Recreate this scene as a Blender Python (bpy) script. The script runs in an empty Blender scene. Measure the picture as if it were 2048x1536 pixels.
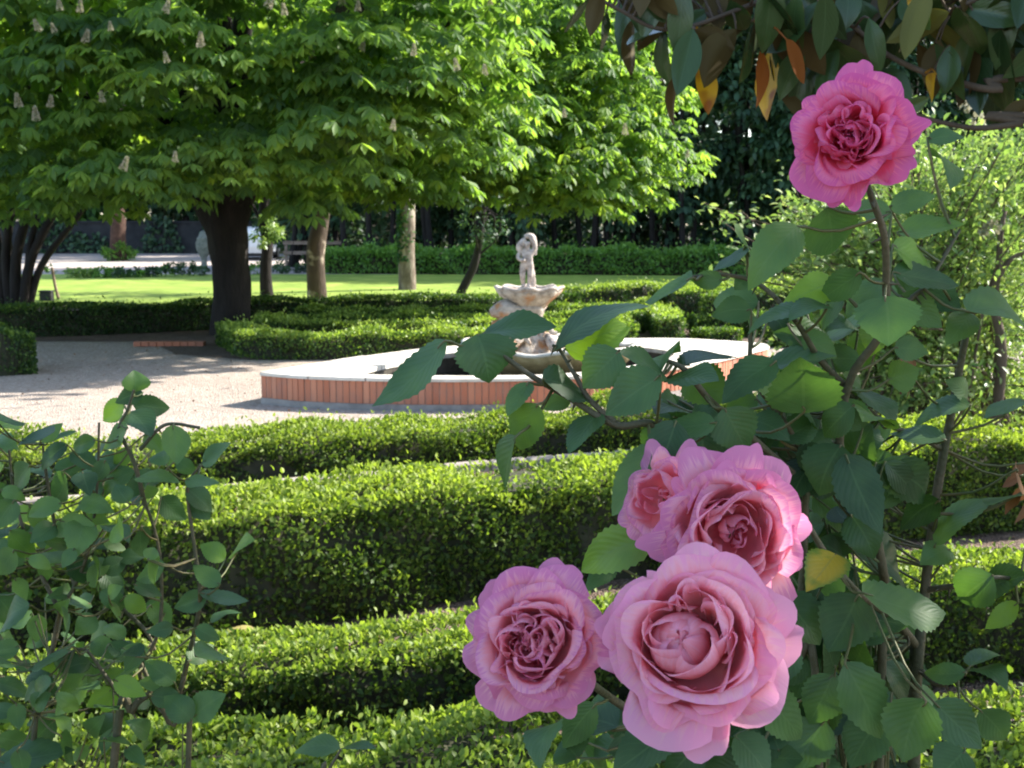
import bpy, math, random
import numpy as np
from mathutils import Vector, Matrix

R = math.radians
rng = np.random.default_rng(7)
random.seed(7)
scene = bpy.context.scene
COL = scene.collection

# ------------------------------------------------------------------ camera geometry
F = 2400.0          # focal length in pixels of a 2048 px wide frame
CAMZ = 1.75
PITCH = R(7.78)

def ray(px, py):
    x = (px - 1024.0) / F
    y = -(py - 768.0) / F
    c, s = math.cos(PITCH), math.sin(PITCH)
    return np.array([x, c + y * s, -s + y * c])

def P(px, py, d):
    """point at world depth d (metres along +Y) seen towards that direction"""
    r = ray(px, py)
    return np.array([0, 0, CAMZ]) + r * (d / r[1])

def G(px, py, z=0.0):
    r = ray(px, py)
    return np.array([0, 0, CAMZ]) + r * ((z - CAMZ) / r[2])

def unit(v):
    v = np.asarray(v, float)
    return v / (np.linalg.norm(v, axis=-1, keepdims=True) + 1e-12)

# ------------------------------------------------------------------ mesh builder
class MB:
    def __init__(self):
        self.v, self.a, self.f, self.m, self.n = [], [], [], [], 0

    def add(self, v, f, luv=None, mat=0):
        v = np.asarray(v, float).reshape(-1, 3)
        if luv is None:
            luv = np.zeros_like(v)
        self.v.append(v)
        self.a.append(np.asarray(luv, float).reshape(-1, 3))
        f = np.asarray(f, np.int64)
        self.f.append(f + self.n)
        self.m.append(np.full(len(f), mat, np.int32))
        self.n += len(v)

    def build(self, name, mats, parent=None, smooth=True):
        v = np.concatenate(self.v) if self.v else np.zeros((0, 3))
        a = np.concatenate(self.a) if self.a else np.zeros((0, 3))
        me = bpy.data.meshes.new(name)
        me.vertices.add(len(v))
        me.vertices.foreach_set('co', v.astype(np.float32).ravel())
        loops = np.concatenate([f.ravel() for f in self.f])
        tot = np.concatenate([np.full(len(f), f.shape[1], np.int32) for f in self.f])
        st = np.concatenate([[0], np.cumsum(tot)[:-1]]).astype(np.int32)
        me.loops.add(len(loops))
        me.loops.foreach_set('vertex_index', loops.astype(np.int32))
        me.polygons.add(len(tot))
        me.polygons.foreach_set('loop_start', st)
        me.polygons.foreach_set('material_index', np.concatenate(self.m))
        me.polygons.foreach_set('use_smooth', np.full(len(tot), smooth, bool))
        at = me.attributes.new('luv', 'FLOAT_VECTOR', 'POINT')
        at.data.foreach_set('vector', a.astype(np.float32).ravel())
        if not isinstance(mats, (list, tuple)):
            mats = [mats]
        for m in mats:
            me.materials.append(m)
        me.update(calc_edges=True)
        o = bpy.data.objects.new(name, me)
        COL.objects.link(o)
        if parent is not None:
            o.parent = parent
            o.matrix_parent_inverse = parent.matrix_world.inverted() if False else Matrix.Translation(-parent.location)
        return o

def thing(name, label, cat, loc=(0, 0, 0), group=None):
    o = bpy.data.objects.new(name, None)
    o.empty_display_size = 0.1
    o.location = Vector([float(c) for c in loc])
    COL.objects.link(o)
    return tag(o, label, cat, group)

def tag(o, label=None, cat=None, group=None, kind=None):
    if label: o['label'] = label
    if cat: o['category'] = cat
    if group: o['group'] = group
    if kind: o['kind'] = kind
    return o

# ------------------------------------------------------------------ materials
def newmat(name):
    m = bpy.data.materials.new(name)
    m.use_nodes = True
    nt = m.node_tree
    for n in list(nt.nodes):
        nt.nodes.remove(n)
    out = nt.nodes.new('ShaderNodeOutputMaterial')
    return m, nt, out

def ramp(nt, stops):
    r = nt.nodes.new('ShaderNodeValToRGB')
    e = r.color_ramp.elements
    while len(e) > 1:
        e.remove(e[-1])
    e[0].position = stops[0][0]
    e[0].color = (*stops[0][1], 1)
    for p, c in stops[1:]:
        k = e.new(p)
        k.color = (*c, 1)
    return r

def mathn(nt, op, a, b=None, c=None):
    n = nt.nodes.new('ShaderNodeMath')
    n.operation = op
    for i, x in enumerate((a, b, c)):
        if x is None: continue
        if isinstance(x, (int, float)):
            n.inputs[i].default_value = x
        else:
            nt.links.new(x, n.inputs[i])
    return n.outputs[0]

def mixc(nt, fac, a, b, mode='MIX'):
    n = nt.nodes.new('ShaderNodeMix')
    n.data_type = 'RGBA'
    n.blend_type = mode
    n.clamp_factor = True
    for sock, x in ((n.inputs['Factor'], fac), (n.inputs[6], a), (n.inputs[7], b)):
        if isinstance(x, (int, float)):
            sock.default_value = x
        elif isinstance(x, tuple):
            sock.default_value = (*x, 1)
        else:
            nt.links.new(x, sock)
    return n.outputs[2]

def leaf_mat(name, stops, tf=0.35, tcol=(1.25, 1.35, 0.55), rough=0.4, spec=0.4, veins=False, nscale=3.0, edge=None, blotch=None):
    m, nt, out = newmat(name)
    L = nt.links
    at = nt.nodes.new('ShaderNodeAttribute'); at.attribute_name = 'luv'
    sp = nt.nodes.new('ShaderNodeSeparateXYZ'); L.new(at.outputs['Vector'], sp.inputs[0])
    geo = nt.nodes.new('ShaderNodeNewGeometry')
    nz = nt.nodes.new('ShaderNodeTexNoise'); nz.inputs['Scale'].default_value = nscale
    nz.inputs['Detail'].default_value = 2
    L.new(geo.outputs['Position'], nz.inputs['Vector'])
    k = mathn(nt, 'ADD', sp.outputs[2], mathn(nt, 'MULTIPLY', mathn(nt, 'SUBTRACT', nz.outputs[0], 0.5), 0.5))
    rp = ramp(nt, stops); L.new(k, rp.inputs[0])
    col = rp.outputs[0]
    bump = None
    if veins:
        d = mathn(nt, 'ABSOLUTE', mathn(nt, 'SUBTRACT', sp.outputs[0], 0.5))
        mid = mathn(nt, 'LESS_THAN', d, 0.022)
        ph = mathn(nt, 'SUBTRACT', mathn(nt, 'MULTIPLY', sp.outputs[1], 9.0), mathn(nt, 'MULTIPLY', d, 7.0))
        fr = mathn(nt, 'FRACT', ph)
        tri = mathn(nt, 'ABSOLUTE', mathn(nt, 'SUBTRACT', fr, 0.5))
        sv = mathn(nt, 'SUBTRACT', 1.0, mathn(nt, 'SMOOTHSTEP' if False else 'MINIMUM', mathn(nt, 'MULTIPLY', tri, 9.0), 1.0))
        vv = mathn(nt, 'MAXIMUM', mid, mathn(nt, 'MULTIPLY', sv, 0.45))
        col = mixc(nt, mathn(nt, 'MULTIPLY', vv, 0.24), col, (0.13, 0.22, 0.09))
        n2 = nt.nodes.new('ShaderNodeTexNoise'); n2.inputs['Scale'].default_value = 160.0
        L.new(geo.outputs['Position'], n2.inputs['Vector'])
        hgt = mathn(nt, 'ADD', mathn(nt, 'MULTIPLY', tri, 1.0), mathn(nt, 'MULTIPLY', n2.outputs[0], 0.5))
        bp = nt.nodes.new('ShaderNodeBump'); bp.inputs['Strength'].default_value = 0.22
        bp.inputs['Distance'].default_value = 0.0015
        L.new(hgt, bp.inputs['Height'])
        bump = bp.outputs[0]
    if edge is not None:
        d2 = mathn(nt, 'MULTIPLY', mathn(nt, 'ABSOLUTE', mathn(nt, 'SUBTRACT', sp.outputs[0], 0.5)), 2.0)
        col = mixc(nt, mathn(nt, 'POWER', d2, 3.0), col, edge)
    if blotch is not None:
        n3 = nt.nodes.new('ShaderNodeTexNoise'); n3.inputs['Scale'].default_value = blotch[1]
        L.new(geo.outputs['Position'], n3.inputs['Vector'])
        r3 = ramp(nt, [(0.48, (0, 0, 0)), (0.62, (1, 1, 1))]); L.new(n3.outputs[0], r3.inputs[0])
        col = mixc(nt, r3.outputs[0], col, blotch[0])
    pb = nt.nodes.new('ShaderNodeBsdfPrincipled')
    L.new(col, pb.inputs['Base Color'])
    pb.inputs['Roughness'].default_value = rough
    pb.inputs['Specular IOR Level'].default_value = spec
    if bump is not None:
        L.new(bump, pb.inputs['Normal'])
    tr = nt.nodes.new('ShaderNodeBsdfTranslucent')
    L.new(mixc(nt, 1.0, col, tcol, 'MULTIPLY'), tr.inputs['Color'])
    mx = nt.nodes.new('ShaderNodeMixShader'); mx.inputs[0].default_value = tf
    L.new(pb.outputs[0], mx.inputs[1]); L.new(tr.outputs[0], mx.inputs[2])
    L.new(mx.outputs[0], out.inputs['Surface'])
    return m

def solid_mat(name, stops, scale=4.0, detail=6, rough=0.8, bump=0.3, bscale=None, dist=0.01, spec=0.3, stretch=None, vor=None, streak=None):
    """noise coloured matte surface with bump; stretch scales the texture space"""
    m, nt, out = newmat(name)
    L = nt.links
    tc = nt.nodes.new('ShaderNodeTexCoord')
    vec = tc.outputs['Object']
    if stretch:
        mp = nt.nodes.new('ShaderNodeMapping'); mp.inputs['Scale'].default_value = stretch
        L.new(vec, mp.inputs['Vector']); vec = mp.outputs[0]
    n1 = nt.nodes.new('ShaderNodeTexNoise'); n1.inputs['Scale'].default_value = scale
    n1.inputs['Detail'].default_value = detail; n1.inputs['Roughness'].default_value = 0.62
    L.new(vec, n1.inputs['Vector'])
    rp = ramp(nt, stops); L.new(n1.outputs[0], rp.inputs[0])
    col = rp.outputs[0]
    hgt = None
    n2 = nt.nodes.new('ShaderNodeTexNoise'); n2.inputs['Scale'].default_value = bscale or scale * 6
    n2.inputs['Detail'].default_value = 5
    L.new(vec, n2.inputs['Vector'])
    hgt = n2.outputs[0]
    if vor:
        vs, cols, amt = vor
        vo = nt.nodes.new('ShaderNodeTexVoronoi'); vo.inputs['Scale'].default_value = vs
        L.new(vec, vo.inputs['Vector'])
        sx = nt.nodes.new('ShaderNodeSeparateColor'); L.new(vo.outputs['Color'], sx.inputs[0])
        r2 = ramp(nt, cols); L.new(sx.outputs[0], r2.inputs[0])
        col = mixc(nt, amt, col, r2.outputs[0])
        hgt = mathn(nt, 'SUBTRACT', hgt, mathn(nt, 'MULTIPLY', vo.outputs['Distance'], 1.5))
    if streak:
        n3 = nt.nodes.new('ShaderNodeTexNoise'); n3.inputs['Scale'].default_value = streak[0]
        n3.inputs['Detail'].default_value = 3
        L.new(tc.outputs['Object'], n3.inputs['Vector'])
        r3 = ramp(nt, [(streak[2], (0, 0, 0)), (streak[2] + 0.12, (1, 1, 1))]); L.new(n3.outputs[0], r3.inputs[0])
        col = mixc(nt, r3.outputs[0], col, streak[1])
    pb = nt.nodes.new('ShaderNodeBsdfPrincipled')
    L.new(col, pb.inputs['Base Color'])
    pb.inputs['Roughness'].default_value = rough
    pb.inputs['Specular IOR Level'].default_value = spec
    bp = nt.nodes.new('ShaderNodeBump'); bp.inputs['Strength'].default_value = bump
    bp.inputs['Distance'].default_value = dist
    L.new(hgt, bp.inputs['Height']); L.new(bp.outputs[0], pb.inputs['Normal'])
    L.new(pb.outputs[0], out.inputs['Surface'])
    return m

def attr_mat(name, stops, rough=0.8, bump=0.4, bscale=60.0, mix=0.35, nscale=12.0, dark=(0.1, 0.08, 0.07)):
    """colour from the per-piece random value (bricks, stones)"""
    m, nt, out = newmat(name)
    L = nt.links
    at = nt.nodes.new('ShaderNodeAttribute'); at.attribute_name = 'luv'
    sp = nt.nodes.new('ShaderNodeSeparateXYZ'); L.new(at.outputs['Vector'], sp.inputs[0])
    rp = ramp(nt, stops); L.new(sp.outputs[2], rp.inputs[0])
    geo = nt.nodes.new('ShaderNodeNewGeometry')
    n1 = nt.nodes.new('ShaderNodeTexNoise'); n1.inputs['Scale'].default_value = nscale; n1.inputs['Detail'].default_value = 6
    L.new(geo.outputs['Position'], n1.inputs['Vector'])
    r1 = ramp(nt, [(0.45, (0, 0, 0)), (0.75, (1, 1, 1))]); L.new(n1.outputs[0], r1.inputs[0])
    col = mixc(nt, mathn(nt, 'MULTIPLY', r1.outputs[0], mix), rp.outputs[0], dark)
    n2 = nt.nodes.new('ShaderNodeTexNoise'); n2.inputs['Scale'].default_value = bscale
    L.new(geo.outputs['Position'], n2.inputs['Vector'])
    pb = nt.nodes.new('ShaderNodeBsdfPrincipled'); L.new(col, pb.inputs['Base Color'])
    pb.inputs['Roughness'].default_value = rough
    bp = nt.nodes.new('ShaderNodeBump'); bp.inputs['Strength'].default_value = bump; bp.inputs['Distance'].default_value = 0.004
    L.new(n2.outputs[0], bp.inputs['Height']); L.new(bp.outputs[0], pb.inputs['Normal'])
    L.new(pb.outputs[0], out.inputs['Surface'])
    return m

def petal_mat(name, core, mid, edge, rim):
    m, nt, out = newmat(name)
    L = nt.links
    at = nt.nodes.new('ShaderNodeAttribute'); at.attribute_name = 'luv'
    sp = nt.nodes.new('ShaderNodeSeparateXYZ'); L.new(at.outputs['Vector'], sp.inputs[0])
    cv = ramp(nt, [(0.0, core), (0.35, core), (0.68, mid), (0.9, edge), (1.0, rim)])
    # streaks run along the petal
    cx = nt.nodes.new('ShaderNodeCombineXYZ')
    L.new(mathn(nt, 'MULTIPLY', sp.outputs[0], 34.0), cx.inputs[0])
    L.new(mathn(nt, 'MULTIPLY', sp.outputs[1], 2.0), cx.inputs[1])
    L.new(mathn(nt, 'MULTIPLY', sp.outputs[2], 40.0), cx.inputs[2])
    nz = nt.nodes.new('ShaderNodeTexNoise'); nz.inputs['Scale'].default_value = 1.0; nz.inputs['Detail'].default_value = 3
    L.new(cx.outputs[0], nz.inputs['Vector'])
    k = mathn(nt, 'ADD', sp.outputs[1], mathn(nt, 'MULTIPLY', mathn(nt, 'SUBTRACT', nz.outputs[0], 0.5), 0.62))
    k = mathn(nt, 'ADD', k, mathn(nt, 'MULTIPLY', mathn(nt, 'SUBTRACT', sp.outputs[2], 0.5), 0.35))
    L.new(k, cv.inputs[0])
    n2 = nt.nodes.new('ShaderNodeTexNoise'); n2.inputs['Scale'].default_value = 70.0
    geo = nt.nodes.new('ShaderNodeNewGeometry'); L.new(geo.outputs['Position'], n2.inputs['Vector'])
    pb = nt.nodes.new('ShaderNodeBsdfPrincipled')
    L.new(cv.outputs[0], pb.inputs['Base Color'])
    pb.inputs['Roughness'].default_value = 0.6
    pb.inputs['Specular IOR Level'].default_value = 0.2
    bp = nt.nodes.new('ShaderNodeBump'); bp.inputs['Strength'].default_value = 0.25; bp.inputs['Distance'].default_value = 0.002
    L.new(mathn(nt, 'ADD', nz.outputs[0], n2.outputs[0]), bp.inputs['Height']); L.new(bp.outputs[0], pb.inputs['Normal'])
    tr = nt.nodes.new('ShaderNodeBsdfTranslucent'); L.new(cv.outputs[0], tr.inputs['Color'])
    mx = nt.nodes.new('ShaderNodeMixShader'); mx.inputs[0].default_value = 0.55
    L.new(pb.outputs[0], mx.inputs[1]); L.new(tr.outputs[0], mx.inputs[2])
    L.new(mx.outputs[0], out.inputs['Surface'])
    return m

M = {}
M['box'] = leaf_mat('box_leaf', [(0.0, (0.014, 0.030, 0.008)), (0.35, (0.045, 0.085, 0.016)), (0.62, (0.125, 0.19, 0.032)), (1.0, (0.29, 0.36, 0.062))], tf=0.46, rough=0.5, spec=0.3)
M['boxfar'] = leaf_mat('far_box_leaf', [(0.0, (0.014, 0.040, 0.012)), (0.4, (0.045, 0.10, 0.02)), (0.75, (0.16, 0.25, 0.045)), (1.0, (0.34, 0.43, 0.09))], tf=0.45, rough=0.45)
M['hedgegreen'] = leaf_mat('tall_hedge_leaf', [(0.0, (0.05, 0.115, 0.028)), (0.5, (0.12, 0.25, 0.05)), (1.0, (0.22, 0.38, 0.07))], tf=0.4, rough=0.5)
M['twig'] = solid_mat('box_twig', [(0.3, (0.022, 0.022, 0.012)), (0.7, (0.05, 0.05, 0.026))], scale=20, rough=0.9)
M['chest'] = leaf_mat('chestnut_leaf', [(0.0, (0.048, 0.098, 0.042)), (0.5, (0.092, 0.178, 0.052)), (1.0, (0.175, 0.275, 0.062))], tf=0.55, tcol=(2.6, 2.4, 0.8), rough=0.55, spec=0.3, nscale=0.8)
M['tree'] = leaf_mat('tree_leaf', [(0.0, (0.02, 0.055, 0.014)), (0.5, (0.045, 0.12, 0.022)), (1.0, (0.12, 0.24, 0.035))], tf=0.42, rough=0.45, nscale=0.8)
M['dark'] = leaf_mat('evergreen_leaf', [(0.0, (0.020, 0.045, 0.024)), (0.5, (0.042, 0.092, 0.042)), (1.0, (0.085, 0.155, 0.064))], tf=0.22, rough=0.5, nscale=0.6)
M['shrub'] = leaf_mat('shrub_leaf', [(0.0, (0.08, 0.15, 0.045)), (0.5, (0.19, 0.29, 0.085)), (1.0, (0.40, 0.47, 0.20))], tf=0.45, tcol=(1.3, 1.35, 0.7), rough=0.4)
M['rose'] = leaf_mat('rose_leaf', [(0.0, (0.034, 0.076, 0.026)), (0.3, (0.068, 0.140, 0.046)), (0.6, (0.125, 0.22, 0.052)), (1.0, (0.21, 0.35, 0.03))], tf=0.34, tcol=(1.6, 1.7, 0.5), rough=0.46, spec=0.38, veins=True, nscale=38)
M['roseyellow'] = leaf_mat('yellowing_rose_leaf', [(0.0, (0.45, 0.33, 0.03)), (1.0, (0.60, 0.42, 0.03))], tf=0.35, tcol=(1.1, 1.0, 0.4), veins=True, edge=(0.10, 0.20, 0.03), blotch=((0.15, 0.24, 0.03), 45))
M['rosedead'] = leaf_mat('dry_rose_leaf', [(0.0, (0.10, 0.045, 0.02)), (1.0, (0.28, 0.15, 0.07))], tf=0.25, tcol=(1.2, 1.0, 0.7), rough=0.7, spec=0.2)
M['cane'] = solid_mat('rose_cane', [(0.3, (0.045, 0.055, 0.022)), (0.7, (0.13, 0.10, 0.06))], scale=30, rough=0.6)
M['petiole'] = solid_mat('rose_stalk', [(0.3, (0.06, 0.10, 0.03)), (0.7, (0.16, 0.12, 0.05))], scale=20, rough=0.5)
M['magtop'] = leaf_mat('magnolia_leaf', [(0.0, (0.026, 0.056, 0.018)), (0.6, (0.060, 0.112, 0.032)), (1.0, (0.13, 0.17, 0.036))], tf=0.22, rough=0.26, spec=0.5, veins=True, nscale=6)
M['magunder'] = leaf_mat('magnolia_underside', [(0.0, (0.070, 0.042, 0.014)), (0.6, (0.12, 0.086, 0.026)), (1.0, (0.18, 0.17, 0.04))], tf=0.2, tcol=(1.4, 1.2, 0.5), rough=0.6, spec=0.25, nscale=6)
M['magyellow'] = leaf_mat('magnolia_yellow_leaf', [(0.0, (0.50, 0.22, 0.02)), (0.6, (0.62, 0.36, 0.02)), (1.0, (0.60, 0.46, 0.04))], tf=0.4, tcol=(1.2, 1.1, 0.5), rough=0.4, veins=False, nscale=8, blotch=((0.30, 0.10, 0.02), 14))
M['magrust'] = leaf_mat('magnolia_rust_leaf', [(0.0, (0.22, 0.06, 0.015)), (1.0, (0.42, 0.15, 0.03))], tf=0.35, tcol=(1.3, 1.0, 0.5), rough=0.5, nscale=8)
M['bark'] = solid_mat('dark_bark', [(0.3, (0.008, 0.0065, 0.006)), (0.7, (0.028, 0.022, 0.019))], scale=6, rough=0.9, bump=0.8, dist=0.03, stretch=(1, 1, 0.25))
M['barkpale'] = solid_mat('pale_bark', [(0.3, (0.07, 0.055, 0.04)), (0.5, (0.17, 0.13, 0.10)), (0.72, (0.38, 0.33, 0.27))], scale=5, rough=0.9, bump=0.7, dist=0.02, stretch=(1, 1, 0.4))
M['barkpatch'] = solid_mat('patchy_bark', [(0.3, (0.035, 0.024, 0.018)), (0.7, (0.10, 0.068, 0.05))], scale=5, rough=0.9, bump=0.8, dist=0.02, stretch=(1, 1, 0.4), streak=(2.6, (0.42, 0.35, 0.27), 0.57))  # dark brown bark with pale streak patches
M['barkred'] = solid_mat('red_bark', [(0.3, (0.035, 0.02, 0.015)), (0.7, (0.11, 0.06, 0.042))], scale=6, rough=0.9, bump=0.7, dist=0.02)
M['barkbrown'] = solid_mat('brown_bark', [(0.3, (0.06, 0.042, 0.03)), (0.7, (0.17, 0.125, 0.09))], scale=8, rough=0.9, bump=0.6, dist=0.01, stretch=(1, 1, 0.4))
M['ground'] = solid_mat('bare_ground', [(0.3, (0.035, 0.032, 0.018)), (0.7, (0.08, 0.07, 0.035))], scale=1.5, bscale=18, rough=0.95, dist=0.03)
M['soil'] = solid_mat('bed_soil', [(0.3, (0.07, 0.045, 0.032)), (0.7, (0.19, 0.13, 0.095))], scale=5, bscale=40, rough=0.95, bump=0.8, dist=0.02, vor=(70, [(0.0, (0.06, 0.04, 0.03)), (0.6, (0.16, 0.11, 0.08)), (1.0, (0.34, 0.27, 0.2))], 0.45))
M['gravel'] = solid_mat('pink_gravel', [(0.3, (0.26, 0.205, 0.165)), (0.7, (0.42, 0.345, 0.285))], scale=1.3, bscale=60, rough=0.95, bump=0.9, dist=0.012, vor=(48, [(0.0, (0.17, 0.13, 0.11)), (0.25, (0.32, 0.255, 0.205)), (0.7, (0.42, 0.345, 0.285)), (1.0, (0.58, 0.51, 0.44))], 0.6))
M['yard'] = solid_mat('yard_gravel', [(0.3, (0.33, 0.275, 0.24)), (0.7, (0.44, 0.375, 0.33))], scale=1.5, bscale=20, rough=0.95, bump=0.6, dist=0.02)
M['lawn'] = solid_mat('lawn_grass', [(0.3, (0.15, 0.23, 0.03)), (0.5, (0.23, 0.32, 0.045)), (0.72, (0.37, 0.44, 0.09))], scale=1.1, detail=8, bscale=70, rough=0.8, bump=0.8, dist=0.03)
M['brick'] = attr_mat('terracotta_brick', [(0.0, (0.40, 0.135, 0.070)), (0.5, (0.47, 0.175, 0.095)), (1.0, (0.53, 0.225, 0.13))], rough=0.8, mix=0.5, nscale=6, dark=(0.30, 0.17, 0.13))
M['mortar'] = solid_mat('mortar', [(0.3, (0.25, 0.15, 0.11)), (0.7, (0.36, 0.24, 0.18))], scale=20, rough=0.95)
M['footgrey'] = solid_mat('wall_foot_grey', [(0.3, (0.20, 0.18, 0.165)), (0.7, (0.36, 0.33, 0.30))], scale=8, rough=0.95)
M['darkwall'] = solid_mat('dark_inner_wall', [(0.3, (0.035, 0.03, 0.022)), (0.7, (0.10, 0.085, 0.065))], scale=7, rough=0.8)
M['coping'] = solid_mat('coping_stone', [(0.3, (0.50, 0.45, 0.38)), (0.55, (0.62, 0.57, 0.49)), (0.75, (0.70, 0.65, 0.57))], scale=5, rough=0.85, bump=0.3, streak=(3, (0.40, 0.36, 0.30), 0.6))
M['stone'] = solid_mat('fountain_stone', [(0.30, (0.15, 0.125, 0.105)), (0.5, (0.40, 0.345, 0.29)), (0.72, (0.57, 0.51, 0.44))], scale=11, rough=0.9, bump=1.0, bscale=50, dist=0.025, streak=(5, (0.40, 0.20, 0.09), 0.50))
M['stonepale'] = solid_mat('statue_stone', [(0.30, (0.17, 0.14, 0.12)), (0.5, (0.47, 0.40, 0.345)), (0.72, (0.64, 0.58, 0.52))], scale=16, rough=0.9, bump=1.0, bscale=70, dist=0.02)
M['ochre'] = solid_mat('ochre_stone', [(0.3, (0.20, 0.14, 0.06)), (0.6, (0.36, 0.27, 0.13)), (0.8, (0.45, 0.38, 0.24))], scale=10, rough=0.85, bump=0.7, bscale=50, dist=0.01)
M['kerb'] = solid_mat('kerb_stone', [(0.3, (0.22, 0.18, 0.15)), (0.7, (0.40, 0.35, 0.29))], scale=8, rough=0.9, bump=0.5)
M['carpaint'] = solid_mat('white_paint', [(0.3, (0.78, 0.78, 0.78)), (0.7, (0.82, 0.82, 0.82))], scale=2, rough=0.25, bump=0.0, spec=0.5)
M['rubber'] = solid_mat('black_rubber', [(0.3, (0.012, 0.012, 0.013)), (0.7, (0.03, 0.03, 0.032))], scale=9, rough=0.6)
M['glass'] = solid_mat('car_glass', [(0.3, (0.015, 0.018, 0.02)), (0.7, (0.03, 0.035, 0.04))], scale=2, rough=0.08, bump=0.0, spec=0.8)
M['plaster'] = solid_mat('grey_plaster', [(0.3, (0.022, 0.023, 0.025)), (0.7, (0.05, 0.05, 0.052))], scale=2, rough=0.95)
M['wood'] = solid_mat('weathered_wood', [(0.3, (0.14, 0.09, 0.065)), (0.7, (0.30, 0.22, 0.17))], scale=6, rough=0.9, stretch=(0.3, 1, 1))
M['greystone'] = solid_mat('grey_stone', [(0.3, (0.09, 0.10, 0.085)), (0.7, (0.22, 0.22, 0.19))], scale=10, rough=0.9, bump=0.6)
M['bloom'] = leaf_mat('chestnut_bloom', [(0.0, (0.26, 0.25, 0.16)), (1.0, (0.50, 0.48, 0.37))], tf=0.3, tcol=(1, 0.95, 0.85), rough=0.8, spec=0.1)
M['dry'] = leaf_mat('dry_blade', [(0.0, (0.50, 0.42, 0.22)), (1.0, (0.62, 0.55, 0.33))], tf=0.3, tcol=(1, 1, 0.6), rough=0.6, spec=0.2)
M['petal_pale'] = petal_mat('pale_pink_petal', (0.96, 0.38, 0.38), (0.95, 0.41, 0.46), (0.95, 0.52, 0.62), (0.93, 0.44, 0.63))
M['petal_lilac'] = petal_mat('lilac_pink_petal', (0.94, 0.35, 0.38), (0.92, 0.39, 0.46), (0.90, 0.46, 0.58), (0.78, 0.30, 0.52))
M['petal_deep'] = petal_mat('deep_pink_petal', (0.95, 0.19, 0.25), (0.95, 0.19, 0.37), (0.94, 0.28, 0.49), (0.82, 0.18, 0.46))

# water
m, nt, out = newmat('pool_water')
pb = nt.nodes.new('ShaderNodeBsdfPrincipled'); pb.inputs['Base Color'].default_value = (0.03, 0.035, 0.025, 1)
pb.inputs['Roughness'].default_value = 0.06; pb.inputs['Specular IOR Level'].default_value = 0.6
nz = nt.nodes.new('ShaderNodeTexNoise'); nz.inputs['Scale'].default_value = 9
bp = nt.nodes.new('ShaderNodeBump'); bp.inputs['Strength'].default_value = 0.12; bp.inputs['Distance'].default_value = 0.02
nt.links.new(nz.outputs[0], bp.inputs['Height']); nt.links.new(bp.outputs[0], pb.inputs['Normal'])
nt.links.new(pb.outputs[0], out.inputs['Surface'])
M['water'] = m

# ------------------------------------------------------------------ leaf templates  (side, along, normal)
T_DIA = (np.array([(0, 0, 0), (.5, .45, .10), (0, 1, -.05), (-.5, .45, .10)]), np.array([(0, 1, 2), (0, 2, 3)]))
T_OBO = (np.array([(0, 0, 0), (.5, .66, .06), (0, 1, -.06), (-.5, .66, .06)]), np.array([(0, 1, 2), (0, 2, 3)]))
T_OV = (np.array([(0, 0, 0), (.42, .30, .10), (.40, .65, .08), (0, 1, -.10), (-.40, .65, .08), (-.42, .30, .10), (0, .5, 0)]),
        np.array([(0, 1, 2, 6), (6, 2, 3, 4), (0, 6, 4, 5)]))

def scatter(mb, p, d, n, ln, wd, tmpl, rnd, mat=0):
    tv, tf = tmpl
    N, k = len(p), len(tv)
    if N == 0: return
    d = unit(d)
    s = unit(np.cross(d, n))
    nn = np.cross(s, d)
    ln = np.broadcast_to(np.asarray(ln, float), (N,)); wd = np.broadcast_to(np.asarray(wd, float), (N,))
    v = (p[:, None, :] + s[:, None, :] * (tv[None, :, 0:1] * wd[:, None, None])
         + d[:, None, :] * (tv[None, :, 1:2] * ln[:, None, None]) + nn[:, None, :] * (tv[None, :, 2:3] * ln[:, None, None]))
    f = tf[None] + (np.arange(N) * k)[:, None, None]
    luv = np.zeros((N, k, 3))
    luv[:, :, 0] = tv[None, :, 0] + .5; luv[:, :, 1] = tv[None, :, 1]
    luv[:, :, 2] = np.broadcast_to(np.asarray(rnd, float), (N,))[:, None]
    mb.add(v.reshape(-1, 3), f.reshape(-1, tf.shape[1]), luv.reshape(-1, 3), mat)

def tube(mb, pts, rad, seg=8, mat=0, rnd=0.5, wob=0.0):
    pts = np.asarray(pts, float); n = len(pts)
    rad = np.broadcast_to(np.asarray(rad, float), (n,))
    t = unit(np.gradient(pts, axis=0))
    ref = np.array([0, 0, 1.0]) if abs(t[0][2]) < .9 else np.array([1.0, 0, 0])
    vs = []
    u = unit(np.cross(t[0], ref))
    for i in range(n):
        u = unit(u - t[i] * np.dot(u, t[i]))
        w = np.cross(t[i], u)
        a = np.linspace(0, 2 * math.pi, seg, endpoint=False)
        rr = rad[i] * (1 + wob * (np.sin(3 * a + i * .9) * .5 + np.sin(5 * a - i * .5) * .5))
        vs.append(pts[i] + np.outer(np.cos(a) * rr, u) + np.outer(np.sin(a) * rr, w))
    v = np.concatenate(vs)
    f = []
    for i in range(n - 1):
        for j in range(seg):
            f.append((i * seg + j, i * seg + (j + 1) % seg, (i + 1) * seg + (j + 1) % seg, (i + 1) * seg + j))
    luv = np.zeros_like(v); luv[:, 2] = rnd
    mb.add(v, f, luv, mat)
    # caps
    for i in (0, n - 1):
        c = len(vs[0])
        vv = np.concatenate([vs[i], pts[i][None]])
        ff = [(j, (j + 1) % seg, seg) for j in range(seg)]
        mb.add(vv, ff, np.full_like(vv, rnd), mat)

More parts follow.
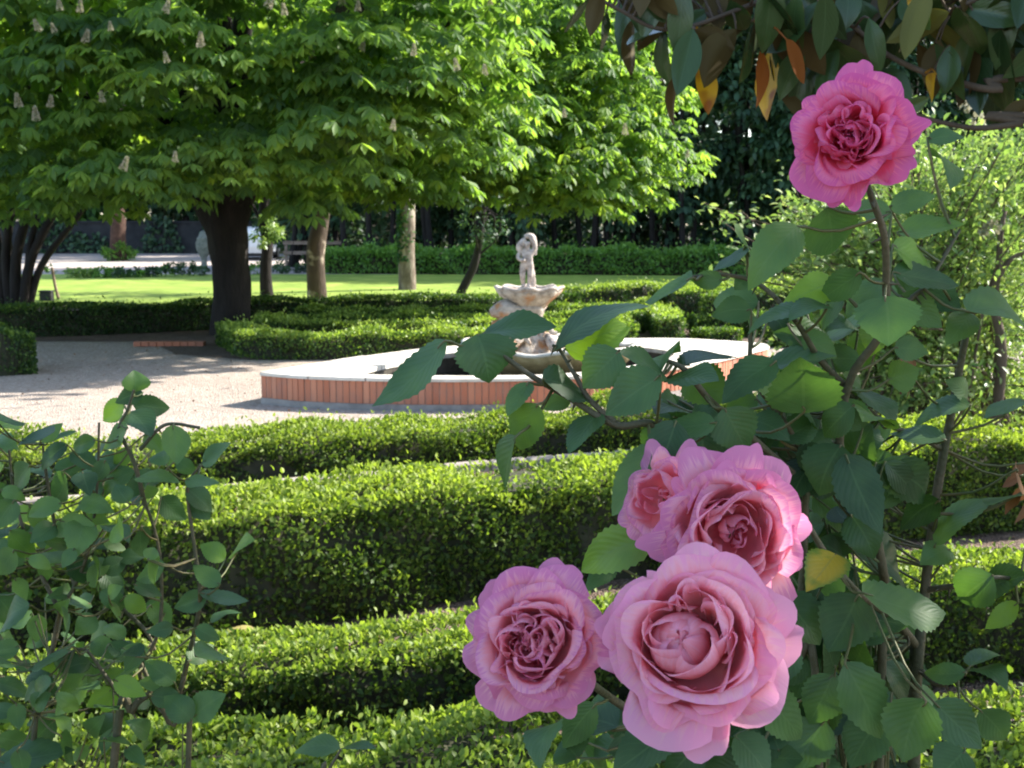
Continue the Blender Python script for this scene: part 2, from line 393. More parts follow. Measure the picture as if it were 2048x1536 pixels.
def spline(pts, n):
    """Catmull-Rom through pts"""
    p = np.asarray(pts, float)
    if len(p) == 2:
        return p[0] + (p[1] - p[0]) * np.linspace(0, 1, n)[:, None]
    q = np.concatenate([[2 * p[0] - p[1]], p, [2 * p[-1] - p[-2]]])
    out = []
    m_ = len(p) - 1
    for s in np.linspace(0, m_ - 1e-6, n):
        i = int(s); t = s - i
        a, b, c, d = q[i], q[i + 1], q[i + 2], q[i + 3]
        out.append(.5 * ((2 * b) + (c - a) * t + (2 * a - 5 * b + 4 * c - d) * t * t + (3 * b - a - 3 * c + d) * t ** 3))
    return np.array(out)

def box(mb, c, s, rz=0.0, mat=0, rnd=.5, taper=1.0, bev=0.0):
    """box centred at c with sizes s, chamfered on its vertical and top edges"""
    x, y, z = (k / 2 for k in s)
    b = min(bev, x * .9, y * .9)
    if b > 0:
        ring = [(x - b, -y), (x, -y + b), (x, y - b), (x - b, y), (-x + b, y), (-x, y - b), (-x, -y + b), (-x + b, -y)]
    else:
        ring = [(x, -y), (x, y), (-x, y), (-x, -y)]
    k = len(ring)
    lv = [(-z, 1.0), (z - b, taper), (z, taper)] if b > 0 else [(-z, 1.0), (z, taper)]
    v = []
    for i, (zz, sc) in enumerate(lv):
        ins = (b if (b > 0 and i == 2) else 0.0)
        for (a, c2) in ring:
            v.append(((a - math.copysign(ins, a)) * sc, (c2 - math.copysign(ins, c2)) * sc, zz))
    v = np.array(v)
    cz, sz = math.cos(rz), math.sin(rz)
    v = np.stack([v[:, 0] * cz - v[:, 1] * sz, v[:, 0] * sz + v[:, 1] * cz, v[:, 2]], 1) + np.asarray(c, float)
    f = []
    for i in range(len(lv) - 1):
        for j in range(k):
            f.append((i * k + j, i * k + (j + 1) % k, (i + 1) * k + (j + 1) % k, (i + 1) * k + j))
    luv = np.full_like(v, rnd)
    mb.add(v, f, luv, mat)
    top = v[(len(lv) - 1) * k:]
    mb.add(top, [tuple(range(k))], np.full_like(top, rnd), mat)
    bot = v[:k]
    mb.add(bot, [tuple(range(k))[::-1]], np.full_like(bot, rnd), mat)

def lathe(mb, c, prof, seg=32, mat=0, wave=None, rnd=.5):
    """prof: (r, z) list; wave(a, i) -> (dr, dz)"""
    c = np.asarray(c, float)
    a = np.linspace(0, 2 * math.pi, seg, endpoint=False)
    vs = []
    for i, (r, z) in enumerate(prof):
        dr, dz = wave(a, i) if wave else (0 * a, 0 * a)
        vs.append(np.stack([c[0] + (r + dr) * np.cos(a), c[1] + (r + dr) * np.sin(a), c[2] + z + dz], 1))
    v = np.concatenate(vs)
    f = [(i * seg + j, i * seg + (j + 1) % seg, (i + 1) * seg + (j + 1) % seg, (i + 1) * seg + j) for i in range(len(prof) - 1) for j in range(seg)]
    mb.add(v, f, np.full_like(v, rnd), mat)

def sheet(name, poly, z, mat, label=None):
    mb = MB()
    v = np.array([(x, y, z) for x, y in poly])
    mb.add(v, [tuple(range(len(v)))])
    o = mb.build(name, mat, None, False)
    return tag(o, kind='structure', label=label)

# ------------------------------------------------------------------ ground
sheet('ground', [(-260, -60), (260, -60), (260, 420), (-260, 420)], 0.0, M['ground'])
sheet('soil', [(-9, 0.4), (9, 0.4), (9, 9.2), (-9, 8.2)], 0.004, M['soil'])
sheet('gravel', [(-15, 7.3), (-4.0, 7.55), (-0.2, 8.45), (3.2, 9.2), (9, 10.5), (9, 18.6), (-15, 18.6)], 0.008, M['gravel'])
sheet('lawn', [(-34, 21.5), (12, 21.5), (12, 39.2), (-34, 39.2)], 0.008, M['lawn'])
sheet('yard', [(-60, 39.0), (-2.5, 39.0), (-2.5, 64), (-60, 64)], 0.012, M['yard'])
sheet('parterre_soil', [(-4.4, 15.6), (-3.3, 14.95), (-1, 15.3), (2.6, 16.4), (9, 17.2), (9, 24.5), (-12, 24.5), (-12, 17.6), (-5.2, 17.2)], 0.016, M['soil'])

# ------------------------------------------------------------------ hedges
def lump(s, seed, amp):
    r = np.random.default_rng(seed)
    o = 0
    for k in range(5):
        f = r.uniform(1.2, 9)
        o = o + np.sin(s * f + r.uniform(0, 6.28)) * amp / (1 + .2 * f)
    return o

def hedge(label, front, h, w, leaf, dens, mat='box', name='box_hedge', group='clipped box hedges of the parterre', cat='hedge', newlit_top=0.72, side=0.30, seed=None, rough=1.0, caps=(True, True), z0=0.0, parent=None, back=0.45, tall=0.0):
    """front: ground points of the near foot of the hedge; it runs w deep behind them"""
    global rng
    seed = seed if seed is not None else int(rng.integers(1e6))
    r = np.random.default_rng(seed)
    fp = np.asarray([(q[0], q[1]) for q in front], float)
    hv = np.broadcast_to(np.asarray(h, float), (len(fp),))
    path = spline(np.concatenate([fp, hv[:, None]], 1), max(24, 10 * len(fp)))
    xy, hh = path[:, :2], path[:, 2]
    tg = unit(np.gradient(xy, axis=0))
    nf = np.stack([tg[:, 1], -tg[:, 0]], 1)              # towards the near side when path runs left->right
    ctr = xy - nf * (w / 2)
    seg = np.linalg.norm(np.diff(ctr, axis=0), axis=1)
    cum = np.concatenate([[0], np.cumsum(seg)]); Ltot = cum[-1]
    def at(s):
        f = lambda a: np.interp(s, cum, a)
        return np.stack([f(ctr[:, 0]), f(ctr[:, 1])], 1), unit(np.stack([f(nf[:, 0]), f(nf[:, 1])], 1)), unit(np.stack([f(tg[:, 0]), f(tg[:, 1])], 1)), f(hh)
    root = parent or thing(name, label, cat, (ctr[len(ctr) // 2][0], ctr[len(ctr) // 2][1], z0), group)
    mb = MB()
    def put(n, kind):
        if n <= 0: return
        s = r.uniform(0, Ltot, n)
        if kind == 'cap0': s = np.zeros(n)
        if kind == 'cap1': s = np.full(n, Ltot)
        c, nv, tv, H = at(s)
        N = len(s)
        amp = min(.03, w * .07) * rough
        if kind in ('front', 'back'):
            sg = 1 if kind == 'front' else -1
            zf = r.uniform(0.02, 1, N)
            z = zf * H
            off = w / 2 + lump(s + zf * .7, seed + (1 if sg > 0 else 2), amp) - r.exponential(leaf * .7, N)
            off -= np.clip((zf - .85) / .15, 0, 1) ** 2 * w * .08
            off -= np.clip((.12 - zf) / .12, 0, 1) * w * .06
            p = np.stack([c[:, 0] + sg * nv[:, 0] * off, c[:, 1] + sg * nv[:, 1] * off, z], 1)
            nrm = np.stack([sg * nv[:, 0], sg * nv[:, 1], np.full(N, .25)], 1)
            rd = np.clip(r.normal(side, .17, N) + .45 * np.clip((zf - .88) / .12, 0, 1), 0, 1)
        elif kind == 'top':
            u = r.uniform(-1, 1, N)
            z = H + lump(s, seed + 3, amp) + lump(u * 2 + s * 3, seed + 5, amp * .6) - np.abs(u) ** 4 * w * .08 - r.exponential(leaf * .6, N)
            spr = r.random(N) < .035
            z = z + spr * r.uniform(0, leaf * 2.6, N)
            p = np.stack([c[:, 0] + nv[:, 0] * u * w / 2 * 1.02, c[:, 1] + nv[:, 1] * u * w / 2 * 1.02, z], 1)
            nrm = np.stack([nv[:, 0] * u * .3, nv[:, 1] * u * .3, np.ones(N)], 1)
            rd = np.clip(r.normal(newlit_top, .18, N), 0, 1)  # new growth, plus sunlit brightness painted into the top leaf tone
        else:
            sg = -1 if kind == 'cap0' else 1
            u = r.uniform(-1, 1, N); zf = r.uniform(.02, 1, N)
            dep = r.exponential(leaf * .7, N) - lump(u * 2, seed + 8, amp)
            p = np.stack([c[:, 0] + nv[:, 0] * u * w / 2 - sg * tv[:, 0] * dep, c[:, 1] + nv[:, 1] * u * w / 2 - sg * tv[:, 1] * dep, zf * H], 1)
            nrm = np.stack([sg * tv[:, 0], sg * tv[:, 1], np.full(N, .25)], 1)
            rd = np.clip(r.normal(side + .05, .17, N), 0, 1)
        p[:, 2] += z0
        if kind == 'front':
            nz_ = lump(s * 1.7, seed + 9, 1.0) + lump(zf * 5 + s * 2.3, seed + 10, 1.0)
            kp_ = (nz_ > -.7) | (r.random(N) > .5)
            p, nrm, rd = p[kp_], nrm[kp_], rd[kp_]; N = len(p)
        d = unit(nrm) * .55 + r.normal(0, .55, (N, 3)) + np.array([0, 0, .45 if kind != 'top' else .25])
        nn = unit(nrm) + r.normal(0, .55, (N, 3)) + np.array([0, 0, .3])
        sc = r.uniform(.7, 1.3, N)
        scatter(mb, p, d, nn, leaf * sc, leaf * .58 * sc, T_OV, rd)
    hm = float(hh.mean())
    put(int(Ltot * hm * dens), 'front')
    put(int(Ltot * w * dens * 1.1), 'top')
    put(int(Ltot * hm * dens * back), 'back')
    if caps[0]: put(int(w * hm * dens), 'cap0')
    if caps[1]: put(int(w * hm * dens), 'cap1')
    # inner twigs: a ragged core that fills the inside of the hedge
    cb = MB()
    ins = max(leaf * 1.6, .055)
    v = []
    n = len(ctr)
    for i in range(n):
        e = 0
        cc = ctr[i].copy()
        if i == 0: cc = cc + tg[0] * ins
        if i == n - 1: cc = cc - tg[-1] * ins
        j = r.normal(0, ins * .25, 6)
        wv = w / 2 - ins
        for (a, zz, q) in ((1, 0, 0), (1, .72, 1), (.8, 1, 2), (-.8, 1, 3), (-1, .72, 4), (-1, 0, 5)):
            o2 = a * wv + j[q]
            v.append((cc[0] + nf[i][0] * o2, cc[1] + nf[i][1] * o2, z0 + max(0, (hh[i] - ins) * zz + (j[(q + 2) % 6] if zz else 0))))
    f = []
    for i in range(n - 1):
        for j in range(5):
            f.append((i * 6 + j, (i + 1) * 6 + j, (i + 1) * 6 + j + 1, i * 6 + j + 1))
    cb.add(v, f)
    cb.add(v[:6], [(0, 1, 2, 3, 4, 5)]); cb.add(v[-6:], [(5, 4, 3, 2, 1, 0)])
    mb.build('foliage', M[mat], root)
    cb.build('twigs', M['twig'], root, False)
    return root

# near beds
hedge('low box hedge cut off by the bottom edge of the photo, nearest to the viewer', [(-2.3, 2.78), (-.9, 2.82), (.25, 2.92), (1.2, 2.96), (2.4, 3.0)], .31, .55, .026, 8200, newlit_top=0.74, side=0.4, seed=11)
hedge('narrow low box hedge between the nearest hedge and the tall clipped hedge', [(-2.6, 3.5), (-1.6, 3.66), (-.62, 3.86), (.2, 4.05), (1.1, 4.22), (1.75, 4.36), (2.8, 4.55)], [.26, .26, .27, .30, .36, .41, .42], .42, .025, 8600, newlit_top=0.8, side=0.42, seed=12)
hedge('tallest and widest clipped box hedge with bright yellow green top crossing behind the pale roses', [(-3.4, 3.95), (-2.2, 4.38), (-1.15, 4.79), (-.165, 5.35), (.9, 5.8), (2.34, 6.4), (4.2, 6.95)], .54, .54, .028, 7400, newlit_top=0.9, side=0.46, seed=13, rough=1.3)
hedge('loose low box hedge along the gravel in front of the brick pool', [(-5.2, 6.75), (-3.1, 7.3), (-1.9, 7.68), (-.16, 8.5), (1.02, 8.95), (3.1, 9.6), (5.0, 10.3)], .29, .58, .031, 5800, newlit_top=0.86, side=0.52, seed=14, rough=2.0)

# parterre behind the pool; sunlit tops and shaded fronts put into leaf tone
FAR = dict(mat='boxfar', dens=2600, leaf=.042)
hedge('box hedge block with rounded sunny corner facing the gravel left of the pool', [(-4.15, 16.75), (-3.75, 15.7), (-3.2, 15.02), (-2.3, 14.95), (-1.05, 15.35), (.4, 15.75), (1.75, 16.35)], .33, .50, newlit_top=0.86, side=0.5, seed=21, **FAR)
hedge('box hedge row just behind the sunny hedge block, behind the fountain', [(-3.6, 16.7), (-1.5, 16.75), (.4, 17.05), (1.75, 17.2)], .33, .42, newlit_top=0.9, side=0.3, seed=22, **FAR)
hedge('third box hedge row from the pool, half in the shade of the chestnut', [(-3.8, 17.7), (-1.5, 17.75), (.4, 18.1), (2.05, 18.4)], .34, .42, newlit_top=0.8, side=0.2, seed=23, **FAR)
hedge('box hedge with a sunlit end turning towards the pool right of the fountain', [(2.05, 20.2), (2.12, 18.6), (2.0, 16.75)], .40, .42, newlit_top=0.92, side=0.3, seed=24, **FAR)
hedge('fourth box hedge row from the pool, just in front of the long dark hedge', [(-3.4, 18.75), (-1.2, 18.9), (.6, 19.4), (2.3, 20.1)], .36, .42, newlit_top=0.8, side=0.2, seed=25, **FAR)
hedge('long dark box hedge in deep shade reaching the left edge, below the lawn', [(-10.5, 17.5), (-7.6, 17.65), (-5.2, 18.75), (-4.2, 19.5), (-2.4, 20.1), (-.4, 20.5), (1.2, 21.5)], .46, .55, newlit_top=.5, side=.2, seed=26, **FAR)
hedge('sunlit topped box hedge right of the statue, in front of the tall green hedge', [(.9, 22.6), (2.6, 23.6), (4.6, 24.4), (7, 25)], .48, .6, newlit_top=0.95, side=0.12, seed=27, **FAR)
hedge('dark fronted box hedge right of the fountain behind the stepped bush', [(2.5, 19.3), (3.6, 19.8), (5.2, 20.3), (7.5, 20.8)], .62, .55, newlit_top=0.9, side=0.12, seed=28, **FAR)
hedge('low box edging beside the pale gravel gap at the right end of the pool', [(2.75, 17.0), (3.3, 17.15)], .20, .4, newlit_top=.55, side=.45, seed=29, **FAR)
hedge('low box hedge behind the right rim of the pool, half hidden by the rose leaves', [(3.6, 16.4), (5.2, 16.7), (7.5, 17.1)], .30, .42, newlit_top=0.85, side=0.3, seed=30, **FAR)
root = thing('stepped_topiary', 'stepped box bush of two clipped tiers right of the fountain', 'topiary bush', (3.2, 17.9, 0))
hedge('', [(2.72, 17.75), (3.9, 17.85)], .34, .55, newlit_top=.55, side=.40, seed=31, parent=root, **FAR)
hedge('', [(2.9, 17.95), (3.55, 18.0)], .30, .36, newlit_top=.6, side=.5, seed=32, parent=root, z0=.33, **FAR)
root = hedge('rounded dark box bush standing on the gravel at the left edge', [(-6.6, 13.35), (-5.85, 13.3), (-5.42, 13.55)], [.50, .54, .46], .85, .036, 3200, name='box_bush', group=None, cat='bush', mat='boxfar', newlit_top=.5, side=.36, seed=33)
hedge('tall mid green clipped hedge across the back of the lawn', [(-6.2, 39.2), (-2, 38.9), (3, 38.4), (7.6, 37.6), (14, 36.8)], .80, 1.2, .12, 420, mat='hedgegreen', name='clipped_hedge', group=None, newlit_top=.75, side=.5, seed=34, rough=2.5)

# stone kerb in front of the loose hedge
k0 = thing('stone_kerb', 'pale stone edging running along the foot of the loose low hedge', 'kerb', (-1.4, 7.6, 0))
mb = MB()
kp = spline([(-5.2, 6.55), (-3.1, 7.1), (-1.9, 7.5), (-.16, 8.3), (1.02, 8.75), (3.1, 9.4)], 26)
for i in range(len(kp) - 1):
    a, b = kp[i], kp[i + 1]
    c = (a + b) / 2; l = np.linalg.norm(b - a)
    box(mb, (c[0], c[1], .035 + rng.uniform(-.006, .006)), (l - .008, .085, .075), math.atan2(b[1] - a[1], b[0] - a[0]) + rng.normal(0, .01), bev=.012)
mb.build('kerb_stones', M['kerb'], k0, False)

# ------------------------------------------------------------------ brick pool and fountain
pool = thing('fountain_pool', 'low pool rimmed with upright terracotta bricks and a pale stone top', 'pool', (.25, 12.8, 0))
outer_pts = [(-2.40, 11.36), (-1.9, 11.10), (-1.1, 10.93), (-.2, 10.92), (.7, 11.15), (1.45, 11.65), (2.07, 12.35), (2.62, 13.2), (2.98, 13.95),
             (2.5, 14.45), (1.86, 14.72), (.6, 14.55), (-.75, 13.75), (-1.6, 12.75)]
op = np.array(outer_pts)
# keep the left corner sharp: open spline that starts and ends there
ring = spline(np.concatenate([op, op[:1]]), 400)
seg = np.linalg.norm(np.diff(ring, axis=0), axis=1); cum = np.concatenate([[0], np.cumsum(seg)])
def ring_at(s):
    return np.array([np.interp(s, cum, ring[:, 0]), np.interp(s, cum, ring[:, 1])])
ZT = .31
mb = MB()
s = 0.0
while s < cum[-1] - .03:
    bw = .064
    p0, p1 = ring_at(s), ring_at(min(s + bw, cum[-1]))
    t = unit(p1 - p0); nrm = np.array([t[1], -t[0]])
    c = (p0 + p1) / 2 - nrm * (.031 + rng.normal(0, .003))
    lean = .02
    box(mb, (c[0], c[1], .07 + (ZT - .07 - .03) / 2), (bw - .007, .06, ZT - .07 - .03), math.atan2(t[1], t[0]) + rng.normal(0, .02), rnd=np.clip(rng.normal(.5, .3), 0, 1), bev=.004)
    s += bw + .001
mb.build('brick_facing', M['brick'], pool, False)
# mortar backing + footing
def ring_wall(off0, off1, z0, z1, n=160):
    s = np.linspace(0, cum[-1], n)
    pts = np.array([ring_at(q) for q in s])
    tt = unit(np.gradient(pts, axis=0)); nn = np.stack([tt[:, 1], -tt[:, 0]], 1)
    a, b = pts + nn * off0, pts + nn * off1
    v = np.concatenate([np.c_[a, np.full(n, z0)], np.c_[a, np.full(n, z1)], np.c_[b, np.full(n, z1)], np.c_[b, np.full(n, z0)]])
    f = []
    for i in range(n - 1):
        for k in range(3):
            f.append((k * n + i, k * n + i + 1, (k + 1) * n + i + 1, (k + 1) * n + i))
    return v, f
mb = MB(); v, f = ring_wall(-.008, -.10, .06, ZT - .028); mb.add(v, f); mb.build('mortar_wall', M['mortar'], pool, False)
mb = MB(); v, f = ring_wall(.006, -.12, 0.0, .066); mb.add(v, f); mb.build('grey_band', M['footgrey'], pool, False)  # grey band nearly flush with the bricks along the wall foot
# coping: flat top between the outer rim and the opening
inner = spline([(-1.45, 11.22), (-.3, 11.12), (.7, 11.38), (1.4, 12.2), (1.75, 12.9), (1.6, 13.5), (1.0, 13.9), (.2, 13.75), (-.7, 12.95), (-1.35, 11.8), (-1.45, 11.22)], 400)
icum = np.concatenate([[0], np.cumsum(np.linalg.norm(np.diff(inner, axis=0), axis=1))])
n = 200
so = np.array([ring_at(q) for q in np.linspace(0, cum[-1], n)])
tt = unit(np.gradient(so, axis=0)); so2 = so + np.stack([tt[:, 1], -tt[:, 0]], 1) * .014
si = np.stack([np.interp(np.linspace(0, icum[-1], n), icum, inner[:, k]) for k in (0, 1)], 1)
zb, zt = ZT - .03, ZT
nn2 = np.stack([tt[:, 1], -tt[:, 0]], 1)
mb = MB()
NS = 25
for q in range(NS):
    i0, i1 = int(q * n / NS), min(n - 1, int((q + 1) * n / NS))
    kk = np.arange(i0, i1 + 1)
    o_, i_ = so2[kk].copy(), si[kk].copy()
    for arr in (o_, i_):
        arr[0] += unit(arr[1] - arr[0]) * .005; arr[-1] -= unit(arr[-1] - arr[-2]) * .005
    m_ = len(kk); dz = rng.normal(0, .0015)
    nq = nn2[kk]
    v = np.concatenate([np.c_[o_, np.full(m_, zb)], np.c_[o_, np.full(m_, zt - .006 + dz)], np.c_[o_ - nq * .006, np.full(m_, zt + dz)], np.c_[i_, np.full(m_, zt + dz)], np.c_[i_, np.full(m_, zt - .045)]])
    f = [(k * m_ + i, k * m_ + i + 1, (k + 1) * m_ + i + 1, (k + 1) * m_ + i) for i in range(m_ - 1) for k in range(4)]
    mb.add(v, f)
mb.build('coping', M['coping'], pool, False)
ti = unit(np.gradient(si, axis=0)); si3 = si + np.stack([ti[:, 1], -ti[:, 0]], 1) * .012
mb = MB(); v = np.concatenate([np.c_[si3, np.full(n, zt - .02)], np.c_[si3, np.full(n, .02)]])
mb.add(v, [(i, i + 1, n + i + 1, n + i) for i in range(n - 1)]); mb.build('inner_wall', M['darkwall'], pool, False)  # inner wall, given a darker colour than the coping
mb = MB(); v = np.concatenate([np.c_[so, np.full(n, zt - .012)], np.c_[si, np.full(n, zt - .012)]])
mb.add(v, [(i, i + 1, n + i + 1, n + i) for i in range(n - 1)]); mb.build('coping_joints', M['mortar'], pool, False)
mb = MB()
wv = np.c_[si3, np.full(n, .11)]
cc = np.array([[.2, 12.7, .11]])
mb.add(np.concatenate([wv, cc]), [(i, (i + 1) % n, n) for i in range(n)])
tag(mb.build('water', M['water'], None, False), kind='structure')

FX, FY = .16, 12.55
ftn = thing('fountain', 'weathered stone fountain with scalloped bowls and a small figure on top', 'fountain', (FX, FY, 0))
def scallop(k, amp, rows):
    return lambda a, i: ((np.cos(a * k) * amp if i in rows else 0 * a), (np.cos(a * k + .4) * amp * .55 if i in rows else 0 * a))
mb = MB()
lathe(mb, (FX + .24, FY + .15, 0), [(.50, .1), (.55, .16), (.80, .24), (.90, .33), (.94, .40), (.93, .425), (.88, .415), (.78, .36), (.3, .33), (.02, .33)], 64, wave=scallop(9, .045, (3, 4, 5, 6)))
mb.build('lower_bowl', M['ochre'], ftn)
mb = MB()
lathe(mb, (FX + .24, FY + .15, 0), [(.935, .412), (.955, .425), (.955, .445), (.92, .452), (.86, .44), (.85, .42)], 64, wave=scallop(9, .045, (0, 1, 2, 3, 4, 5)))
mb.build('bowl_rim', M['coping'], ftn)
mb = MB()
def lumpy(k, amp): return lambda a, i: (amp * (np.sin(a * k + i * 1.7) + .6 * np.sin(a * (k + 2) - i * 2.3)), 0 * a)
lathe(mb, (FX, FY, 0), [(.26, .2), (.30, .33), (.27, .42), (.20, .50), (.15, .58), (.14, .66), (.155, .74), (.19, .82), (.20, .86), (.12, .9), (.02, .9)], 36, wave=lumpy(5, .012))
mb.build('pedestal', M['stone'], ftn)
mb = MB()
lathe(mb, (FX + .02, FY, 0), [(.10, .80), (.17, .84), (.22, .90), (.29, .96), (.325, 1.0), (.335, 1.03), (.32, 1.045), (.29, 1.03), (.2, .985), (.05, .975), (.01, .975)], 64, wave=scallop(8, .022, (3, 4, 5, 6, 7)))
mb.build('upper_bowl', M['stone'], ftn)
mb = MB()
lathe(mb, (FX + .02, FY, 0), [(.315, 1.025), (.345, 1.035), (.35, 1.055), (.33, 1.066), (.30, 1.05), (.295, 1.03)], 64, wave=scallop(8, .022, (0, 1, 2, 3, 4, 5)))
mb.build('bowl_rim', M['stonepale'], ftn)

def skin_mesh(name, verts, edges, rads, mat, parent, sub=2, root=0):
    me = bpy.data.meshes.new(name)
    me.from_pydata([tuple(map(float, v)) for v in verts], edges, [])
    o = bpy.data.objects.new(name, me); COL.objects.link(o)
    o.modifiers.new('Skin', 'SKIN')
    if not me.skin_vertices:
        bpy.context.view_layer.objects.active = o
    sv = me.skin_vertices[0].data
    for i, rr in enumerate(rads):
        sv[i].radius = (rr, rr) if not isinstance(rr, tuple) else rr
        sv[i].use_root = (i == root)
    ss = o.modifiers.new('Sub', 'SUBSURF'); ss.levels = sub; ss.render_levels = sub
    me.materials.append(mat)
    o.modifiers['Skin'].use_smooth_shade = True
    if parent is not None:
        o.parent = parent; o.matrix_parent_inverse = Matrix.Translation(-parent.location)
    return o

# putto: standing child, weight on one leg, one arm raised to the load on its shoulder
Zs = 1.03
sx, sy = FX - .005, FY
fv = [(0, 0, .265), (.004, 0, .33), (-.004, -.004, .395), (0, -.006, .43), (.006, -.014, .475), (.006, -.016, .505),
      (-.040, 0, .24), (-.047, -.026, .145), (-.036, .004, .045), (-.042, -.035, .028),
      (.036, 0, .24), (.034, -.018, .145), (.024, 0, .045), (.026, -.042, .028),
      (-.068, 0, .392), (-.098, -.03, .33), (-.045, -.068, .30), (-.015, -.075, .315),
      (.064, 0, .395), (.088, -.018, .445), (.070, -.03, .515), (.045, -.03, .53)]
fe = [(0, 1), (1, 2), (2, 3), (3, 4), (4, 5), (0, 6), (6, 7), (7, 8), (8, 9), (0, 10), (10, 11), (11, 12), (12, 13), (2, 14), (14, 15), (15, 16), (16, 17), (2, 18), (18, 19), (19, 20), (20, 21)]
fr = [.056, .053, .052, .026, .042, .036, .042, .032, .022, .018, .042, .032, .022, .018, .030, .024, .021, .019, .030, .023, .021, .019]
skin_mesh('statue', [(sx + a, sy + b, Zs + c) for a, b, c in fv], fe, fr, M['stonepale'], ftn)
mb = MB()
lathe(mb, (sx, sy, Zs - .06), [(.11, 0), (.115, .03), (.10, .06), (.085, .085), (.02, .09)], 20, wave=lumpy(4, .008))
# drapery falling behind the leg and the bundle on the shoulder
for (c, rx, rz_, hgt) in (((sx + .055, sy + .02, Zs + .12), .035, .03, .26),):
    lathe(mb, c, [(rx * .9, -hgt / 2), (rx * 1.1, -hgt * .2), (rx * .8, .05), (rx * .5, hgt / 2), (.003, hgt / 2 + .01)], 14, wave=lumpy(3, .006))
mb.build('statue_base', M['stonepale'], ftn)
mb = MB()
tube(mb, spline([(sx + .075, sy + .02, Zs + .36), (sx + .080, sy + .01, Zs + .46), (sx + .055, sy - .005, Zs + .535), (sx + .015, sy, Zs + .56), (sx - .025, sy, Zs + .545)], 14), np.interp(np.linspace(0, 1, 14), [0, .5, 1], [.026, .036, .022]), 12, wob=.12)
tube(mb, spline([(sx - .015, sy - .01, Zs + .525), (sx - .055, sy - .01, Zs + .485), (sx - .075, sy - .012, Zs + .43), (sx - .062, sy - .015, Zs + .38)], 12), np.interp(np.linspace(0, 1, 12), [0, .5, 1], [.026, .040, .022]), 12, wob=.14)
mb.build('statue_garland', M['stonepale'], ftn)
# dolphin head spout, on the left of the column
mb = MB()
hx, hz = FX - .25, .80
tube(mb, spline([(FX - .05, FY - .05, .70), (FX - .12, FY - .10, .79), (hx + .02, FY - .14, hz + .03), (hx - .07, FY - .16, hz + .015), (hx - .135, FY - .17, hz - .005)], 16), np.interp(np.linspace(0, 1, 16), [0, .3, .6, .85, 1], [.10, .11, .10, .062, .035]), 16, wob=.10)
tube(mb, spline([(hx + .06, FY - .14, hz - .07), (hx - .03, FY - .17, hz - .13), (hx - .12, FY - .18, hz - .11)], 10), np.interp(np.linspace(0, 1, 10), [0, .5, 1], [.075, .075, .035]), 14, wob=.10)
mb.build('dolphin_head', M['stone'], ftn)
mb = MB()
tube(mb, spline([(FX + .12, FY - .05, .60), (FX + .18, FY - .08, .67), (FX + .23, FY - .09, .64), (FX + .26, FY - .09, .59), (FX + .31, FY - .09, .58)], 14), np.linspace(.035, .022, 14), 10)
tube(mb, spline([(FX + .14, FY - .06, .66), (FX + .16, FY - .08, .60), (FX + .14, FY - .09, .54), (FX + .20, FY - .09, .52)], 14), np.linspace(.03, .018, 14), 10)
mb.build('scroll', M['stonepale'], ftn)
# dolphins coiled round the foot
for k, (ang, sc) in enumerate(((-2.2, .8), (-.75, .8), (.6, .8))):
    mb = MB()
    cx, cy = FX + .30 * math.cos(ang), FY + .30 * math.sin(ang)
    o_ = np.array([math.cos(ang), math.sin(ang), 0]); s_ = np.array([-o_[1], o_[0], 0])
    bp_ = [np.array([cx, cy, .36]) + o_ * .24 * sc, np.array([cx, cy, .42]) + o_ * .14 * sc, np.array([cx, cy, .50]) + s_ * .05, np.array([cx, cy, .54]) - o_ * .1 + s_ * .1, np.array([cx, cy, .48]) - o_ * .1 + s_ * .18]
    tube(mb, spline(bp_, 16), np.interp(np.linspace(0, 1, 16), [0, .15, .4, .8, 1], [.03, .075, .085, .05, .02]) * sc, 12, wob=.12)
    mb.build('dolphin', M['stonepale' if k == 1 else 'stone'], ftn)

# brick edging in the shade
be = thing('brick_edging', 'low red brick edging lying in the shade beside the chestnut trunk', 'brick edging', (-4.75, 16.6, 0))
mb = MB()
for i in range(9):
    for j in range(1):
        box(mb, (-5.2 + i * .108 + (.05 if j else 0), 16.62 + i * .004, .045 + j * .068), (.10, .14, .062), rnd=rng.uniform(0, .2), bev=.004)
mb.build('bricks', M['brick'], be, False)

# ------------------------------------------------------------------ trees
def palmate(mb, p, d, n, size, r, droop=.5, rnd=None, nl=7):
    """chestnut leaf: nl leaflets spread like a hand from the stalk end p"""
    d = unit(d); s = unit(np.cross(d, n)); nn = np.cross(s, d)
    N = len(p)
    rnd = r.uniform(0, 1, N) if rnd is None else rnd
    angs = np.linspace(-2.2, 2.2, nl)
    for a in angs:
        aj = a + r.normal(0, .08, N)
        dd = d * np.cos(aj)[:, None] + s * np.sin(aj)[:, None]
        dd = unit(dd - nn * (droop + r.normal(0, .12, N))[:, None] - np.array([0, 0, .18]))
        l = size * (1.0 - .32 * (abs(a) / 2.2) ** 1.5) * r.uniform(.88, 1.1, N)
        scatter(mb, p, dd, nn + r.normal(0, .15, (N, 3)), l, l * .36, T_OBO, rnd)

